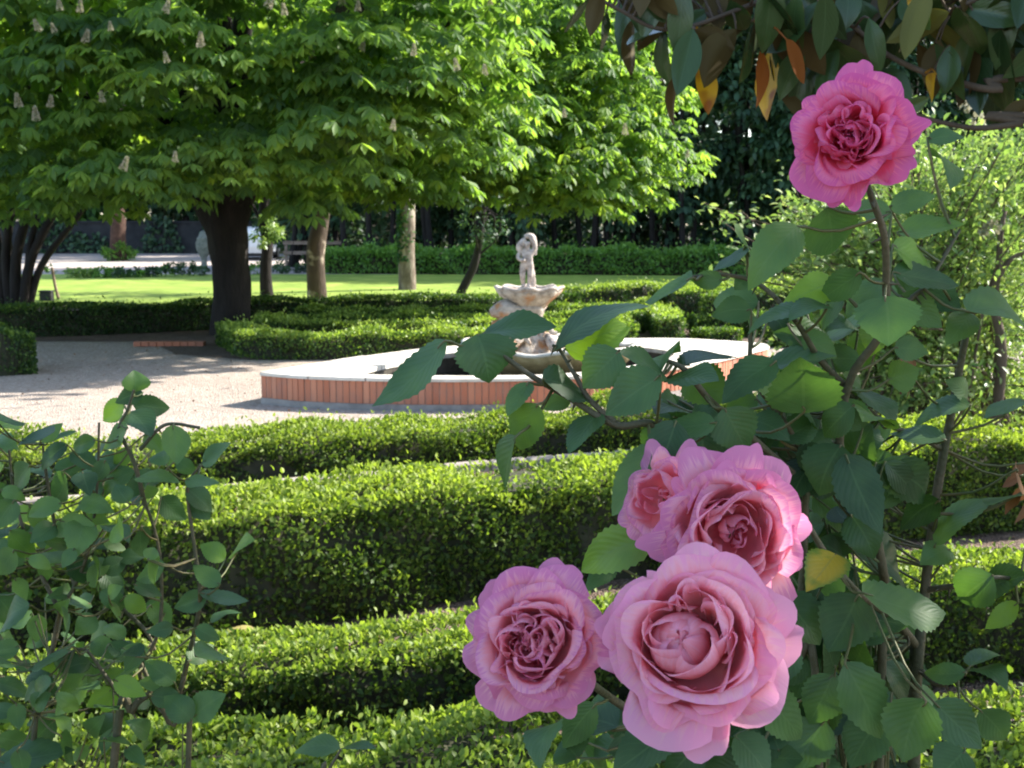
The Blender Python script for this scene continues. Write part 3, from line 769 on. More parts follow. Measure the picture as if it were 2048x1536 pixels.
def chestnut():
    r = np.random.default_rng(5)
    tx, ty = -4.26, 18.3
    root = thing('chestnut_tree', 'large flowering chestnut tree with a thick dark trunk and low spreading crown', 'tree', (tx, ty, 0))
    tb = MB()
    tp = [(tx - .02, ty, -.05), (tx - .01, ty, .5), (tx - .02, ty, 1.1), (tx - .06, ty, 1.6), (tx - .08, ty, 2.1), (tx - .1, ty, 2.6)]
    tube(tb, spline(tp, 24), np.interp(np.linspace(0, 1, 24), [0, .12, .4, .6, .8, 1], [.36, .29, .275, .31, .48, .40]), 28, wob=.09)
    limbs = []
    for k in range(15):
        a = k * 2.4 + r.uniform(-.3, .3)
        rr = r.uniform(2.6, 5.6); zt = r.uniform(3.0, 8.5)
        e = np.array([tx + rr * math.cos(a), ty + rr * math.sin(a), zt])
        s0 = np.array([tx - .08 + .22 * math.cos(a), ty + .22 * math.sin(a), 2.15])
        m1 = s0 * .6 + e * .4 + np.array([0, 0, .5]) + r.normal(0, .15, 3)
        m2 = s0 * .3 + e * .7 + np.array([0, 0, .55]) + r.normal(0, .2, 3)
        pts = spline([s0, m1, m2, e], 14)
        tube(tb, pts, np.linspace(.17, .03, 14), 8, wob=.05)
        limbs.append(pts)
    tb.build('trunk', M['bark'], root)
    # crown: umbrella-like sprays
    mb = MB()
    C0 = np.array([tx, ty, 5.4]); RAD = np.array([7.0, 5.4, 4.6])
    sprays = []
    tries = 0
    while len(sprays) < 310 and tries < 9000:
        tries += 1
        u = unit(r.normal(0, 1, 3))
        rad = r.uniform(.55, 1.0) ** .5
        c = C0 + u * RAD * rad
        zmin = 2.35 + .10 * lump(np.array([c[0] * 1.3 + c[1]]), 3, 1.0)[0]
        if c[2] < zmin:
            if r.random() < .75: c[2] = zmin + r.uniform(0, .9)
            else: continue
        hidden = (c[2] > 6.2)
        if 1024 + F * c[0] / c[1] > 1240: continue
        if c[0] > .1 and c[1] < 18.2: continue
        if hidden and r.random() < (.55 if c[0] < -2.5 else .85): continue
        if any(np.sum((c - q[0]) ** 2) < (.62 if not hidden else 1.3) for q in sprays): continue
        sprays.append((c, u, hidden))
    # low skirt tips seen against the dark wood on the right, and over the lawn
    for (px, py, d) in ((1385, 335, 16.6), (1340, 300, 16.2), (1300, 370, 15.6), (1215, 405, 15.4), (1150, 380, 15.8), (1230, 330, 15.0), (1120, 330, 14.6), (1050, 380, 15.4), (985, 360, 14.2), (1330, 230, 15.6),
                        (900, 330, 13.2), (830, 385, 14.5), (760, 370, 13.4), (690, 340, 12.9), (620, 395, 13.3), (560, 330, 12.8), (480, 270, 12.6), (470, 345, 13.3), (390, 330, 13.0), (330, 370, 13.4), (250, 345, 13.0), (180, 350, 12.9),
                        (120, 390, 13.6), (60, 410, 14.2), (10, 380, 13.4), (340, 150, 12.7), (210, 120, 12.8), (100, 110, 12.9), (60, 250, 13.1), (230, 240, 13.6), (560, 120, 13.0), (640, 180, 12.9), (830, 160, 13.0), (930, 210, 13.4), (960, 120, 13.6), (1080, 240, 14.4),
                        (1190, 150, 14.6), (1290, 130, 15.0), (1100, 60, 14.2), (820, 40, 13.2), (700, 70, 13.0), (1260, 30, 14.8), (780, 260, 13.0), (20, 30, 13.0), (480, 30, 12.9), (1010, 300, 14.6), (1180, 290, 15.2)):
        d = d + (.9 if px < 450 else 2.0)
        px = px - (60 if px > 1100 else 0) - (40 if px > 1250 else 0)
        for q in range(1 if px < 760 else 2):
            dq = d if px < 760 else max(d, 17.6 + (px - 760) / 640 * 2.6) + r.uniform(-.2, 1.2)
            c = P(px + (r.normal(0, 34) if q else 0), py + (r.normal(0, 26) - 14 if q else 0), dq)
            sprays.append((c, unit(c - C0), False))
    for (px, py, d) in ((1330, 345, 20.2), (1340, 318, 20.8), (1300, 250, 20.5), (1285, 185, 20.2), (1300, 100, 20.6), (1265, 50, 20.4), (1325, 190, 21.2), (1300, 20, 20.6), (1235, 210, 20.0), (1210, 90, 20.2), (1180, 30, 20.0), (1120, 130, 19.8), (1225, 300, 20.4), (1270, 390, 20.6), (1180, 400, 20.2), (845, 150, 15.0), (800, 170, 14.7), (760, 120, 14.8), (880, 200, 15.4), (830, 230, 15.2), (720, 200, 14.6), (780, 230, 14.9), (690, 140, 14.4), (900, 130, 15.6), (860, 90, 15.2), (740, 60, 14.9), (930, 240, 16.0), (660, 240, 14.3), (620, 90, 14.2), (960, 60, 17.8), (880, 20, 17.2), (1040, 20, 18.6), (800, 90, 16.4), (860, 230, 16.8)):
        c = P(px, py, d)
        sprays.append((c, unit(c - C0), False))
    spikes = []
    for (c, u, hidden) in sprays:
        n = (54 if c[0] < -1.8 else 42) if not hidden else (26 if c[0] < -2.5 else 14)
        sr = r.uniform(.55, .95) * (1 if not hidden else 1.35)
        a = r.uniform(0, 6.283, n); q = np.sqrt(r.uniform(0.02, 1, n))
        out = np.stack([np.cos(a), np.sin(a), 0 * a], 1)
        p = c + out * (q * sr)[:, None]
        p[:, 2] += .38 * sr * (1 - q ** 2) - .12 + r.normal(0, .07, n)
        d = out * (.35 + q)[:, None] + u * .25 + np.array([0, 0, -.15]) + r.normal(0, .25, (n, 3))
        nn = np.array([0, 0, 1.0]) + out * (q * .75)[:, None] + u * .2 + r.normal(0, .16, (n, 3))
        palmate(mb, p, d, nn, (.215 if not hidden else .30) * r.uniform(.8, 1.15), r, rnd=np.clip(r.normal(.5, .22, n) + r.normal(0, .1), 0, 1), nl=7 if not hidden else 5)
        if not hidden and c[2] > 2.7 and c[1] < 17.5:
            spikes.append(c + np.array([r.normal(0, .2), -sr * .45, .30 * sr]))
    crown_mesh(mb, (tx - .9, ty, 5.8), (5.0, 4.8, 3.3), 8000, .30, r, clumps=160, cs=.2)
    mb.build('crown', M['chest'], root)
    # flower candles
    fb = MB()
    nq = 210
    t = r.uniform(0, 1, nq); a = r.uniform(0, 6.28, nq)
    rr = .062 * (1 - t * .85)
    p = np.stack([np.cos(a) * rr, np.sin(a) * rr, t * .26], 1)
    d = np.stack([np.cos(a), np.sin(a), .5 + 0 * a], 1) + r.normal(0, .3, (nq, 3))
    scatter(fb, p, d, r.normal(0, 1, (nq, 3)) + np.array([0, 0, 1]), .034, .032, T_DIA, r.uniform(0, 1, nq))
    tube(fb, [(0, 0, -.03), (0, 0, .1), (0, 0, .24)], [.004, .004, .002], 5, rnd=0)
    proto = None
    named = [(78, 62, 12.4), (222, 62, 12.4), (110, 65, 12.5), (170, 85, 12.6), (335, 125, 12.4), (330, 25, 12.5), (160, 25, 12.5), (38, 215, 12.7), (73, 240, 12.6), (100, 215, 12.9), (245, 340, 12.5), (350, 325, 12.5),
             (535, 15, 12.6), (570, 30, 12.6), (828, 112, 12.7), (970, 150, 13.0), (1128, 235, 14.0), (915, 140, 12.9), (785, 260, 12.8), (120, 20, 12.5), (402, 95, 12.5), (1375, 315, 16.2), (1250, 270, 14.8), (205, 205, 12.9)]
    sites = [P(*q) for q in named]
    r.shuffle(spikes)
    sites += list(spikes[:14])
    for sp_ in sites:
        if proto is None:
            o = fb.build('flower_candle', M['bloom'], root); proto = o
        else:
            o = proto.copy(); COL.objects.link(o); o.parent = root; o.matrix_parent_inverse = Matrix.Translation(-root.location)
        sc = r.uniform(.36, .58)
        o.location = Vector(sp_); o.scale = (sc, sc, sc)
        o.rotation_euler = (r.normal(0, .2), r.normal(0, .2), r.uniform(0, 6))
    return root

def crown_mesh(mb, c, rad, n, leaf, r, tmpl=T_OV, clumps=40, droop=.2, mat=0, low=-1.0, cs=.33):
    c = np.asarray(c, float); rad = np.asarray(rad, float)
    cc = []
    while len(cc) < clumps:
        u = unit(r.normal(0, 1, 3))
        if u[2] < low: continue
        cc.append((u * rad * r.uniform(.45, 1) ** .6, u))
    k = r.integers(0, clumps, n)
    base = np.array([q[0] for q in cc])[k]; uu = np.array([q[1] for q in cc])[k]
    off = unit(r.normal(0, 1, (n, 3))) * (r.uniform(.1, 1, n) ** .5)[:, None] * (rad.mean() * cs)
    off[:, 2] *= .7
    p = c + base + off
    d = off / (rad.mean() * cs) + uu * .4 + r.normal(0, .4, (n, 3)) + np.array([0, 0, -droop])
    nn = np.array([0, 0, 1.0]) + off / (rad.mean() * cs) * .6 + r.normal(0, .45, (n, 3))
    tint = np.clip(r.normal(.5, .2, n) + np.array([r.normal(0, .12) for _ in range(clumps)])[k], 0, 1)
    sc = r.uniform(.7, 1.3, n)
    scatter(mb, p, d, nn, leaf * sc, leaf * .55 * sc, tmpl, tint, mat)

def tree(name, label, cat, base, trunk_pts, trunk_r, crown, leaf, n, mat, bark, seed, group=None, branches=5, clumps=40, droop=.2, low=-1.0, seg=12, cs=.33):
    r = np.random.default_rng(seed)
    root = thing(name, label, cat, base, group)
    tb = MB()
    pts = spline(trunk_pts, 14)
    tube(tb, pts, np.interp(np.linspace(0, 1, 14), np.linspace(0, 1, len(trunk_r)), trunk_r), seg, wob=.06)
    (c, rad) = crown
    for k in range(branches):
        e = np.asarray(c) + unit(r.normal(0, 1, 3)) * np.asarray(rad) * .75
        s0 = pts[int(r.integers(8, 14))]
        tube(tb, spline([s0, (s0 + e) / 2 + r.normal(0, .2, 3), e], 8), np.linspace(trunk_r[-1] * .6, .015, 8), 6)
    tb.build('trunk', M[bark], root)
    mb = MB()
    crown_mesh(mb, c, rad, n, leaf, r, clumps=clumps, droop=droop, low=low, cs=cs)
    mb.build('crown', M[mat], root)
    return root

chestnut()

def gx(px, d): return (px - 1024) / F * d * 1.0

# trees standing on the lawn
x = gx(535, 25)
t_ = tree('slender_tree', 'slender dark stemmed tree on the lawn just right of the chestnut trunk', 'tree', (x, 25, 0), [(x, 25, 0), (x - .02, 25, .7), (x + .03, 25, 1.3), (x - .03, 25, 1.8), (x + .1, 25, 3.2)], [.15, .12, .12, .11, .08], ((x, 25.4, 4.6), (1.7, 1.5, 1.4)), .16, 1500, 'tree', 'bark', 41)
mb = MB(); crown_mesh(mb, (gx(538, 24.6), 24.6, 1.52), (.34, .3, .30), 520, .085, np.random.default_rng(3), clumps=14); mb.build('low_shoots', M['shrub'], t_)
x = gx(635, 25.6)
tree('forked_tree', 'forked brown tree on the lawn with pale patches on its trunk', 'tree', (x, 25.6, 0), [(x, 25.6, 0), (x - .02, 25.6, .8), (x, 25.6, 1.25), (x + .10, 25.6, 1.7), (x + .28, 25.6, 2.6), (x + .4, 25.6, 4)], [.22, .19, .20, .17, .12, .09], ((x + .5, 26, 5.0), (2.0, 1.8, 1.5)), .17, 1800, 'tree', 'barkpatch', 42)
x = gx(815, 30.4)
t_ = tree('ivy_clad_tree', 'pale barked tree with ivy up its trunk, in front of the tall green hedge', 'tree', (x, 30.4, 0), [(x, 30.4, 0), (x, 30.4, 1), (x + .02, 30.4, 2), (x, 30.4, 3.4), (x + .1, 30.4, 5.5)], [.23, .20, .19, .17, .12], ((x + .2, 30.6, 6.8), (2.4, 2.2, 1.9)), .2, 1800, 'tree', 'barkpale', 43)
mb = MB(); r_ = np.random.default_rng(8); n = 900
a = r_.normal(math.pi * 1.12, .75, n); z = r_.uniform(.7, 3.2, n)
p = np.stack([x + .20 * np.cos(a), 30.4 + .20 * np.sin(a), z], 1)
scatter(mb, p, np.stack([np.cos(a) * .5, np.sin(a) * .5, -.4 + 0 * a], 1) + r_.normal(0, .4, (n, 3)), np.stack([np.cos(a), np.sin(a), .3 + 0 * a], 1), .075, .07, T_OV, r_.uniform(0, .8, n))
mb.build('ivy', M['tree'], t_)
x = gx(928, 28.5)
tree('leaning_shrub', 'small dark shrubby tree leaning right on the lawn, left of the statue', 'small tree', (x, 28.5, 0), [(x - .1, 28.5, 0), (x + .08, 28.5, .35), (x + .25, 28.5, .7), (x + .36, 28.5, 1.2), (x + .5, 28.5, 2.2)], [.11, .10, .10, .08, .05], ((x + .5, 28.5, 1.75), (.55, .5, .85)), .09, 620, 'dark', 'bark', 44, branches=9, clumps=26)

# multi stemmed tree at the left edge
x0 = gx(35, 24.5)
ms = thing('multistem_tree', 'dark many stemmed tree at the left edge beyond the shaded hedge', 'tree', (x0, 24.5, 0))
tb = MB()
for (px0, px1, py1, rr) in ((5, -20, 400, .12), (20, 30, 380, .12), (38, 60, 410, .13), (52, 110, 420, .12), (60, 150, 440, .09), (30, 5, 430, .10), (58, 90, 380, .08)):
    b0 = np.array([gx(px0, 24.5), 24.5 + rng.uniform(-.15, .15), 0]); e = P(px1, py1, 24.5 + rng.uniform(-.3, .3))
    m1 = b0 * .55 + e * .45 + np.array([(-.12 if px1 > px0 else .05), 0, .1])
    e2 = e + (e - m1) * 1.2
    tube(tb, spline([b0, m1, e, e2], 14), np.linspace(rr, rr * .4, 14), 9, wob=.07)
tb.build('stems', M['bark'], ms)
mb = MB(); crown_mesh(mb, (x0, 24.6, 4.3), (2.6, 2.2, 1.7), 2600, .17, np.random.default_rng(9), clumps=50)
crown_mesh(mb, (x0 + .1, 24.4, 2.25), (1.3, .9, .45), 520, .13, np.random.default_rng(19), clumps=22)
mb.build('crown', M['tree'], ms)
# stake and sapling box
st_ = thing('tree_stake', 'leaning pale wooden stake on the lawn beside the many stemmed tree', 'stake', (gx(112, 25.5), 25.5, 0))
mb = MB(); tube(mb, [P(117, 598, 25.5), P(110, 570, 25.5), P(104, 535, 25.5)], [.035, .032, .03], 8)
mb.build('pole', M['wood'], st_)
mb = MB(); crown_mesh(mb, P(103, 537, 25.5), (.16, .12, .07), 60, .07, np.random.default_rng(4), clumps=6); mb.build('twig_leaves', M['tree'], st_)
sb = thing('drain_box', 'small dark box set in the lawn at the foot of the leaning stake', 'box', (gx(94, 26.2), 26.2, 0))
mb = MB(); box(mb, (gx(94, 26.2), 26.2, .10), (.26, .2, .20), bev=.02); box(mb, (gx(94, 26.2), 26.2, .215), (.29, .23, .03), bev=.008); mb.build('box_body', M['plaster'], sb, False)

# row of low plants at the edge of the yard
spots = [(150, 556, .35, 'shrub'), (168, 556, .34, 'shrub'), (186, 555, .30, 'hedgegreen'), (206, 556, .40, 'hedgegreen'), (228, 555, .36, 'hedgegreen'), (248, 556, .40, 'dark'), (270, 555, .34, 'hedgegreen'), (290, 554, .48, 'dark'), (312, 554, .44, 'dark'), (332, 553, .42, 'hedgegreen'), (350, 553, .62, 'dark'), (378, 552, .62, 'dark'), (400, 552, .40, 'dark'), (560, 548, .40, 'dark'), (590, 547, .36, 'dark'), (515, 549, .48, 'hedgegreen'), (618, 547, .36, 'dark')]
for i, (px, py, hh_, mt) in enumerate(spots):
    g = G(px, py)
    hh_ *= .72
    rt = thing('border_plant', 'low leafy plant in the row along the far edge of the lawn', 'plant', g, 'low plants along the far edge of the lawn')
    mb = MB(); crown_mesh(mb, (g[0], g[1], hh_ * .5), (.30, .26, hh_ * .5), 220, .10, np.random.default_rng(60 + i), clumps=12, droop=-.2)
    tube(mb, [(g[0], g[1], 0), (g[0], g[1], hh_ * .4)], [.02, .012], 5)
    mb.build('leaves', M[mt], rt)

# far yard: red trunked tree, urn, car, rail, wall
g = G(238, 522)
x, y = g[0], g[1]
t_ = tree('red_trunked_tree', 'red barked tree in the sunny gravel yard with a ring of plants at its foot', 'tree', (x, y, 0), [(x, y, 0), (x, y, 1), (x + .05, y, 2), (x - .1, y, 4)], [.36, .33, .30, .22], ((x, y, 5.5), (3.4, 3, 2.6)), .3, 2200, 'tree', 'barkred', 51)
mb = MB(); crown_mesh(mb, (x, y - .1, .35), (.75, .7, .4), 420, .2, np.random.default_rng(52), clumps=16, droop=-.2); mb.build('foot_plants', M['hedgegreen'], t_)
g = G(409, 545)
urn = thing('stone_urn', 'pale grey stone urn on a tapering foot, in the yard left of the chestnut trunk', 'urn', g)
mb = MB(); lathe(mb, (g[0], g[1], 0), [(.19, 0), (.18, .1), (.11, .14), (.09, .35), (.10, .5), (.19, .64), (.25, .82), (.26, 1.0), (.21, 1.1), (.23, 1.14), (.20, 1.17), (.16, 1.2), (.12, 1.32), (.04, 1.4), (.01, 1.41)], 20)
mb.build('body', M['greystone'], urn)

def car():
    g = G(512, 521); d = g[1]
    cx, cy = gx(529, d) - .88, d + 2.0
    root = thing('parked_car', 'white car parked in the yard, mostly hidden by the chestnut trunk', 'car', (cx, cy, 0))
    # side profile (x along the car, z), extruded with tumblehome; the tail points right
    prof = [(-2.0, .32), (-2.02, .62), (-1.9, .78), (-1.05, .92), (-.45, 1.38), (.35, 1.46), (1.15, 1.40), (1.72, .98), (1.98, .92), (2.03, .6), (1.98, .32)]
    mb = MB(); n = len(prof)
    W = .86
    rows = []
    for (yy, sc) in ((-W, 0), (-W * .96, 1), (W * .96, 1), (W, 0)):
        rows.append([(px_, yy * (1 - .16 * max(0, (pz_ - .9)) / .5), pz_) if sc else (px_ * .985, yy * (1 - .16 * max(0, (pz_ - .9)) / .5), .32 + (pz_ - .32) * .985) for px_, pz_ in prof])
    v = np.array(sum(rows, [])) + np.array([cx, cy, 0])
    f = [(k * n + i, k * n + i + 1, (k + 1) * n + i + 1, (k + 1) * n + i) for k in range(3) for i in range(n - 1)]
    mb.add(v, f); mb.add(v[:n], [tuple(range(n))]); mb.add(v[-n:], [tuple(range(n))[::-1]])
    mb.build('body', M['carpaint'], root, False)
    for sgn in (-1, 1):
        yy = sgn * (W * .925)
        for poly in ([(-.85, .96), (-.38, 1.33), (.28, 1.40), (.28, .98)], [(.36, .98), (.36, 1.40), (1.08, 1.35), (1.5, 1.0)]):
            vv = np.array([(a, yy * (1 - .16 * max(0, b - .9) / .5) + sgn * .045, b) for a, b in poly]) + np.array([cx, cy, 0])
            mb = MB(); mb.add(vv, [tuple(range(len(vv)))])
            mb.build('window', M['glass'], root, False)
    for wx in (-1.28, 1.28):
        for sgn in (-1, 1):
            mb = MB()
            c = np.array([cx + wx, cy + sgn * (W - .06), .31])
            tube(mb, [c + np.array([0, -.1, 0]), c + np.array([0, .1, 0])], .31, 20)
            w_ = mb.build('wheel', M['rubber'], root)
            mb = MB(); tube(mb, [c + np.array([0, sgn * .095, 0]), c + np.array([0, sgn * .112, 0])], [.2, .18], 14)
            mb.build('rim', M['greystone'], w_)
    mb = MB(); box(mb, (cx, cy, .26), (3.9, 1.70, .16), bev=.03)
    mb.build('sill', M['rubber'], root, False)
    root.rotation_euler = (0, 0, -math.pi / 2)
car()
g = G(620, 541)
rl = thing('wooden_rail', 'low brown wooden rail fence at the yard behind the forked tree', 'fence', g)
mb = MB()
yy = g[1] + 2.5
for px in (575, 628, 690):
    box(mb, (gx(px, yy), yy, .5), (.1, .1, 1.0), bev=.01)
for zz in (.55, .92):
    box(mb, ((gx(575, yy) + gx(690, yy)) / 2, yy - .07, zz), (gx(690, yy) - gx(575, yy) + .2, .05, .13), bev=.008)
mb.build('rails', M['wood'], rl, False)
yw = 63.5
wl = thing('garden_wall', 'grey plaster wall closing the back of the gravel yard', 'wall', (-22, yw, 0))
mb = MB(); box(mb, (-24, yw, .8), (40, .35, 1.6)); mb.build('wall_body', M['plaster'], wl, False)
mb = MB(); box(mb, (-24, yw, 1.65), (40.2, .5, .1)); mb.build('wall_cap', M['plaster'], wl, False)
mb = MB(); r_ = np.random.default_rng(71); n = 5200
p = np.stack([r_.uniform(-44, -4, n), np.full(n, yw - .19) - r_.exponential(.12, n), r_.uniform(0, 1, n) ** .8 * 2.0], 1)
kp_ = lump(p[:, 0] * .35, 72, 1.0) + .9 > p[:, 2] * .75
p = p[kp_]; n = len(p)
scatter(mb, p, r_.normal(0, .5, (n, 3)) + np.array([0, -.4, -.4]), np.array([0, -1.0, .4]) + r_.normal(0, .5, (n, 3)), .26, .2, T_OV, r_.uniform(0, 1, n))
mb.build('ivy', M['dark'], wl)

# dark evergreens behind the tall green hedge
EV = 'dark evergreens standing behind the tall green hedge'
ev = [(-7.5, 45), (-4.6, 43.5), (-1.8, 44.5), (.8, 42.8), (3.4, 43.4), (5.9, 42.2), (8.4, 41.6), (11.0, 41), (13.8, 41.5), (17, 40), (20.5, 39), (24, 38)]
for i, (x, y) in enumerate(ev):
    r_ = np.random.default_rng(200 + i)
    rt = thing('evergreen_tree', 'tall dark evergreen in the dense row behind the tall green hedge', 'tree', (x, y, 0), EV)
    tb = MB()
    for k in range(7):
        ox, oy = r_.normal(0, .9), r_.normal(0, .5)
        tube(tb, spline([(x + ox, y + oy, 0), (x + ox + r_.normal(0, .15), y + oy, 2), (x + ox + r_.normal(0, .3), y + oy, 5), (x + ox * .5, y, 9)], 10), np.linspace(.13, .05, 10), 6)
    tb.build('trunk', M['bark'], rt)
    mb = MB()
    h_ = r_.uniform(12, 15)
    crown_mesh(mb, (x, y, h_ * .56), (2.3, 2.0, h_ * .46), 8000, .30, r_, clumps=70, droop=.5, cs=.22)
    crown_mesh(mb, (x, y + 1.6, 2.2), (2.2, .9, 2.3), 2200, .30, r_, clumps=40, droop=.3, cs=.4)
    mb.build('crown', M['dark'], rt)

# broad trees around the yard, behind the chestnut
yd = [(-38, 62), (-31, 66.5), (-24.5, 66), (-18, 67), (-12, 66), (-6.5, 62), (-1, 60)]
for i, (x, y) in enumerate(yd):
    r_ = np.random.default_rng(300 + i)
    tree('broad_tree', 'tall broad green tree in the row behind the gravel yard', 'tree', (x, y, 0), [(x, y, 0), (x + .1, y, 2), (x, y, 4.5), (x, y, 7)], [.4, .33, .28, .2], ((x, y, 7.6), (4.6, 3.6, 6.4)), .5, 5200, 'dark' if i % 2 else 'tree', 'bark', 300 + i, 'tall trees behind the gravel yard', clumps=80, cs=.26)
# far wood: one mass that closes the view behind everything
mb = MB(); r_ = np.random.default_rng(77)
for i in range(34):
    x = -75 + i * 4.6 + r_.normal(0, 1); y = 78 + r_.normal(0, 3)
    crown_mesh(mb, (x, y, 9), (4.2, 3.2, 9), 2600, .85, r_, clumps=60, cs=.3)
    tube(mb, [(x, y, 0), (x, y, 6), (x, y, 12)], [.4, .3, .1], 6, mat=1)
tag(mb.build('far_wood', [M['dark'], M['bark']], None), 'dense dark wood closing the view behind the garden', None, None, 'stuff')

# ------------------------------------------------------------------ small leaved shrub on the right
def shrub():
    r = np.random.default_rng(31)
    root = thing('flowering_shrub', 'large pale green small leaved shrub filling the right side behind the pink roses', 'shrub', (3.1, 8.9, 0))
    sb = MB(); lb = MB(); fb = MB()
    tips = []
    # arching sprays aimed at places in the crown
    targets = [(1405, 405, 8.3), (1440, 440, 8.2), (1480, 420, 8.4), (1520, 450, 8.4), (1560, 400, 8.6), (1600, 420, 8.3), (1610, 330, 8.8), (1590, 380, 8.6), (1430, 540, 8.2), (1460, 520, 8.4), (1520, 540, 8.3)]
    for k in range(215):
        px = r.uniform(1560, 2150); py = r.uniform(250 if px > 1800 else 340, 850)
        targets.append((px, py, r.uniform(7.9, 9.9)))
    for k in range(26):
        targets.append((r.uniform(1800, 2200), r.uniform(225, 330), r.uniform(8.2, 9.6)))
    for i, (px, py, d) in enumerate(targets):
        e = P(px, py, d)
        b = np.array([3.1 + r.normal(0, .35), 8.9 + r.normal(0, .3), 0.0])
        m_ = b * .5 + e * .5 + np.array([(3.1 - e[0]) * .12, 0, .35 + r.normal(0, .1)])
        pts = spline([b, m_, e], 16)
        if i % 3 == 0 or i < 11:
            tube(sb, pts, np.linspace(.014, .003, 16), 5)
        else:
            tube(sb, pts[8:], np.linspace(.007, .002, 8), 4)
        n = 120 if i >= 11 else 44
        t = np.clip(r.beta(3.2, 1.1, n), .3, 1) * 15
        i0 = np.minimum(t.astype(int), 14); fr_ = (t - i0)[:, None]
        base = pts[i0] * (1 - fr_) + pts[i0 + 1] * fr_
        spread = .03 + .2 * (1 - t / 15) + (.07 if i >= 11 else .025)
        p = base + r.normal(0, 1, (n, 3)) * spread[:, None]
        tg_ = unit(pts[i0 + 1] - pts[i0])
        dd = tg_ * .7 + r.normal(0, .6, (n, 3))
        sc = r.uniform(.6, 1.2, n)
        scatter(lb, p, dd, np.array([0, 0, 1.0]) + r.normal(0, .55, (n, 3)), .062 * sc, .030 * sc, T_OV, np.clip(r.normal(.5, .22, n), 0, 1))
    # stout brown stem at the right edge
    tube(sb, spline([(3.35, 8.3, 0), P(2005, 720, 8.2), P(1985, 600, 8.2), P(1998, 540, 8.2), P(2000, 480, 8.2), P(2010, 420, 8.3)], 20), np.linspace(.04, .016, 20), 8, wob=.1)
    tube(sb, spline([P(1992, 560, 8.2), P(2020, 520, 8.2), P(2060, 500, 8.2)], 8), np.linspace(.025, .012, 8), 6)
    sb.build('stems', M['barkbrown'], root)
    lb.build('leaves', M['shrub'], root)
    for (px, py, d) in ((1985, 455, 8.1), (1930, 210, 8.6), (1975, 462, 8.1), (1955, 240, 8.5)):
        c = P(px, py, d); n = 40
        fb = MB()
        u = unit(r.normal(0, 1, (n, 3)))
        scatter(fb, c + u * .03, u + r.normal(0, .3, (n, 3)), r.normal(0, 1, (n, 3)), .035, .03, T_OV, r.uniform(0, 1, n))
        fb.build('flower_cluster', M['bloom'], root)
shrub()

# ------------------------------------------------------------------ big curved leaves (roses, magnolia)
def big_leaf(mb, B, T, width, nrm, r, fold=.25, bend=.12, shape='rose', rnd=.4, mat=0, nv=22, nu=6, off=0.0, wave=.03, matcut=None):
    B = np.asarray(B, float); T = np.asarray(T, float)
    L = np.linalg.norm(T - B)
    d = (T - B) / L
    n_ = unit(nrm - d * np.dot(nrm, d)); s = np.cross(d, n_)
    v = np.linspace(0, 1, nv + 1)
    if shape == 'rose':
        hw = np.sin(np.pi * np.clip(v, 0, 1) ** .74) ** .86 * (1 - .10 * v)
        hw = hw / hw.max()
        ser = np.where(np.arange(nv + 1) % 2 == 0, 1.0, .90)
    else:
        hw = np.sin(np.pi * v ** .92) ** .85
        hw = hw / hw.max(); ser = np.ones(nv + 1)
    hw[0] = .03; hw[-1] = .01
    u = np.linspace(-1, 1, nu + 1)
    U, V = np.meshgrid(u, v)
    edge = np.where(np.abs(U) > .99, ser[:, None], 1.0)
    L_j = r.normal(0, .12)
    X = U * hw[:, None] * width / 2 * edge
    ph = r.uniform(0, 6.28); ph2 = r.uniform(0, 6.28)
    Zf = np.abs(U) * hw[:, None] * width / 2 * fold * (1.0 - .4 * np.abs(U))
    Zw = wave * L * np.sin(V * r.uniform(5, 9) + ph + U * 1.5) * np.abs(U) ** 1.5 * hw[:, None]
    Zb = -bend * L * (4 * (V - .5) ** 2 - 1) * 1.0
    tw = r.normal(0, .18) * (V - .3)
    Z = Zf + Zw + Zb + X * tw + off
    Sx = r.normal(0, .035) * L * np.sin(V * math.pi)
    pts = B + s * (X + Sx)[..., None] + d * (V * L)[..., None] + n_ * Z[..., None]
    k = nu + 1
    f = [(i * k + j, i * k + j + 1, (i + 1) * k + j + 1, (i + 1) * k + j) for i in range(nv) for j in range(nu)]
    luv = np.stack([U / 2 + .5, V, np.full_like(U, rnd)], -1).reshape(-1, 3)
    mb.add(pts.reshape(-1, 3), f, luv, mat)

TONE = {'m': .46, 'd': .14, 'n': .34, 'b': .26, 'l': .62, 'y': .95}  # shade and sunlight on single leaves, put into their colour tone

def parse(txt):
    out = []
    for line in txt.strip().splitlines():
        q = line.split()
        if not q or q[0].startswith('#'): continue
        bx, by, tx, ty, w = (float(z) for z in q[:5])
        out.append((bx, by, tx, ty, w, q[5] if len(q) > 5 else 'n', float(q[6]) if len(q) > 6 else None))
    return out

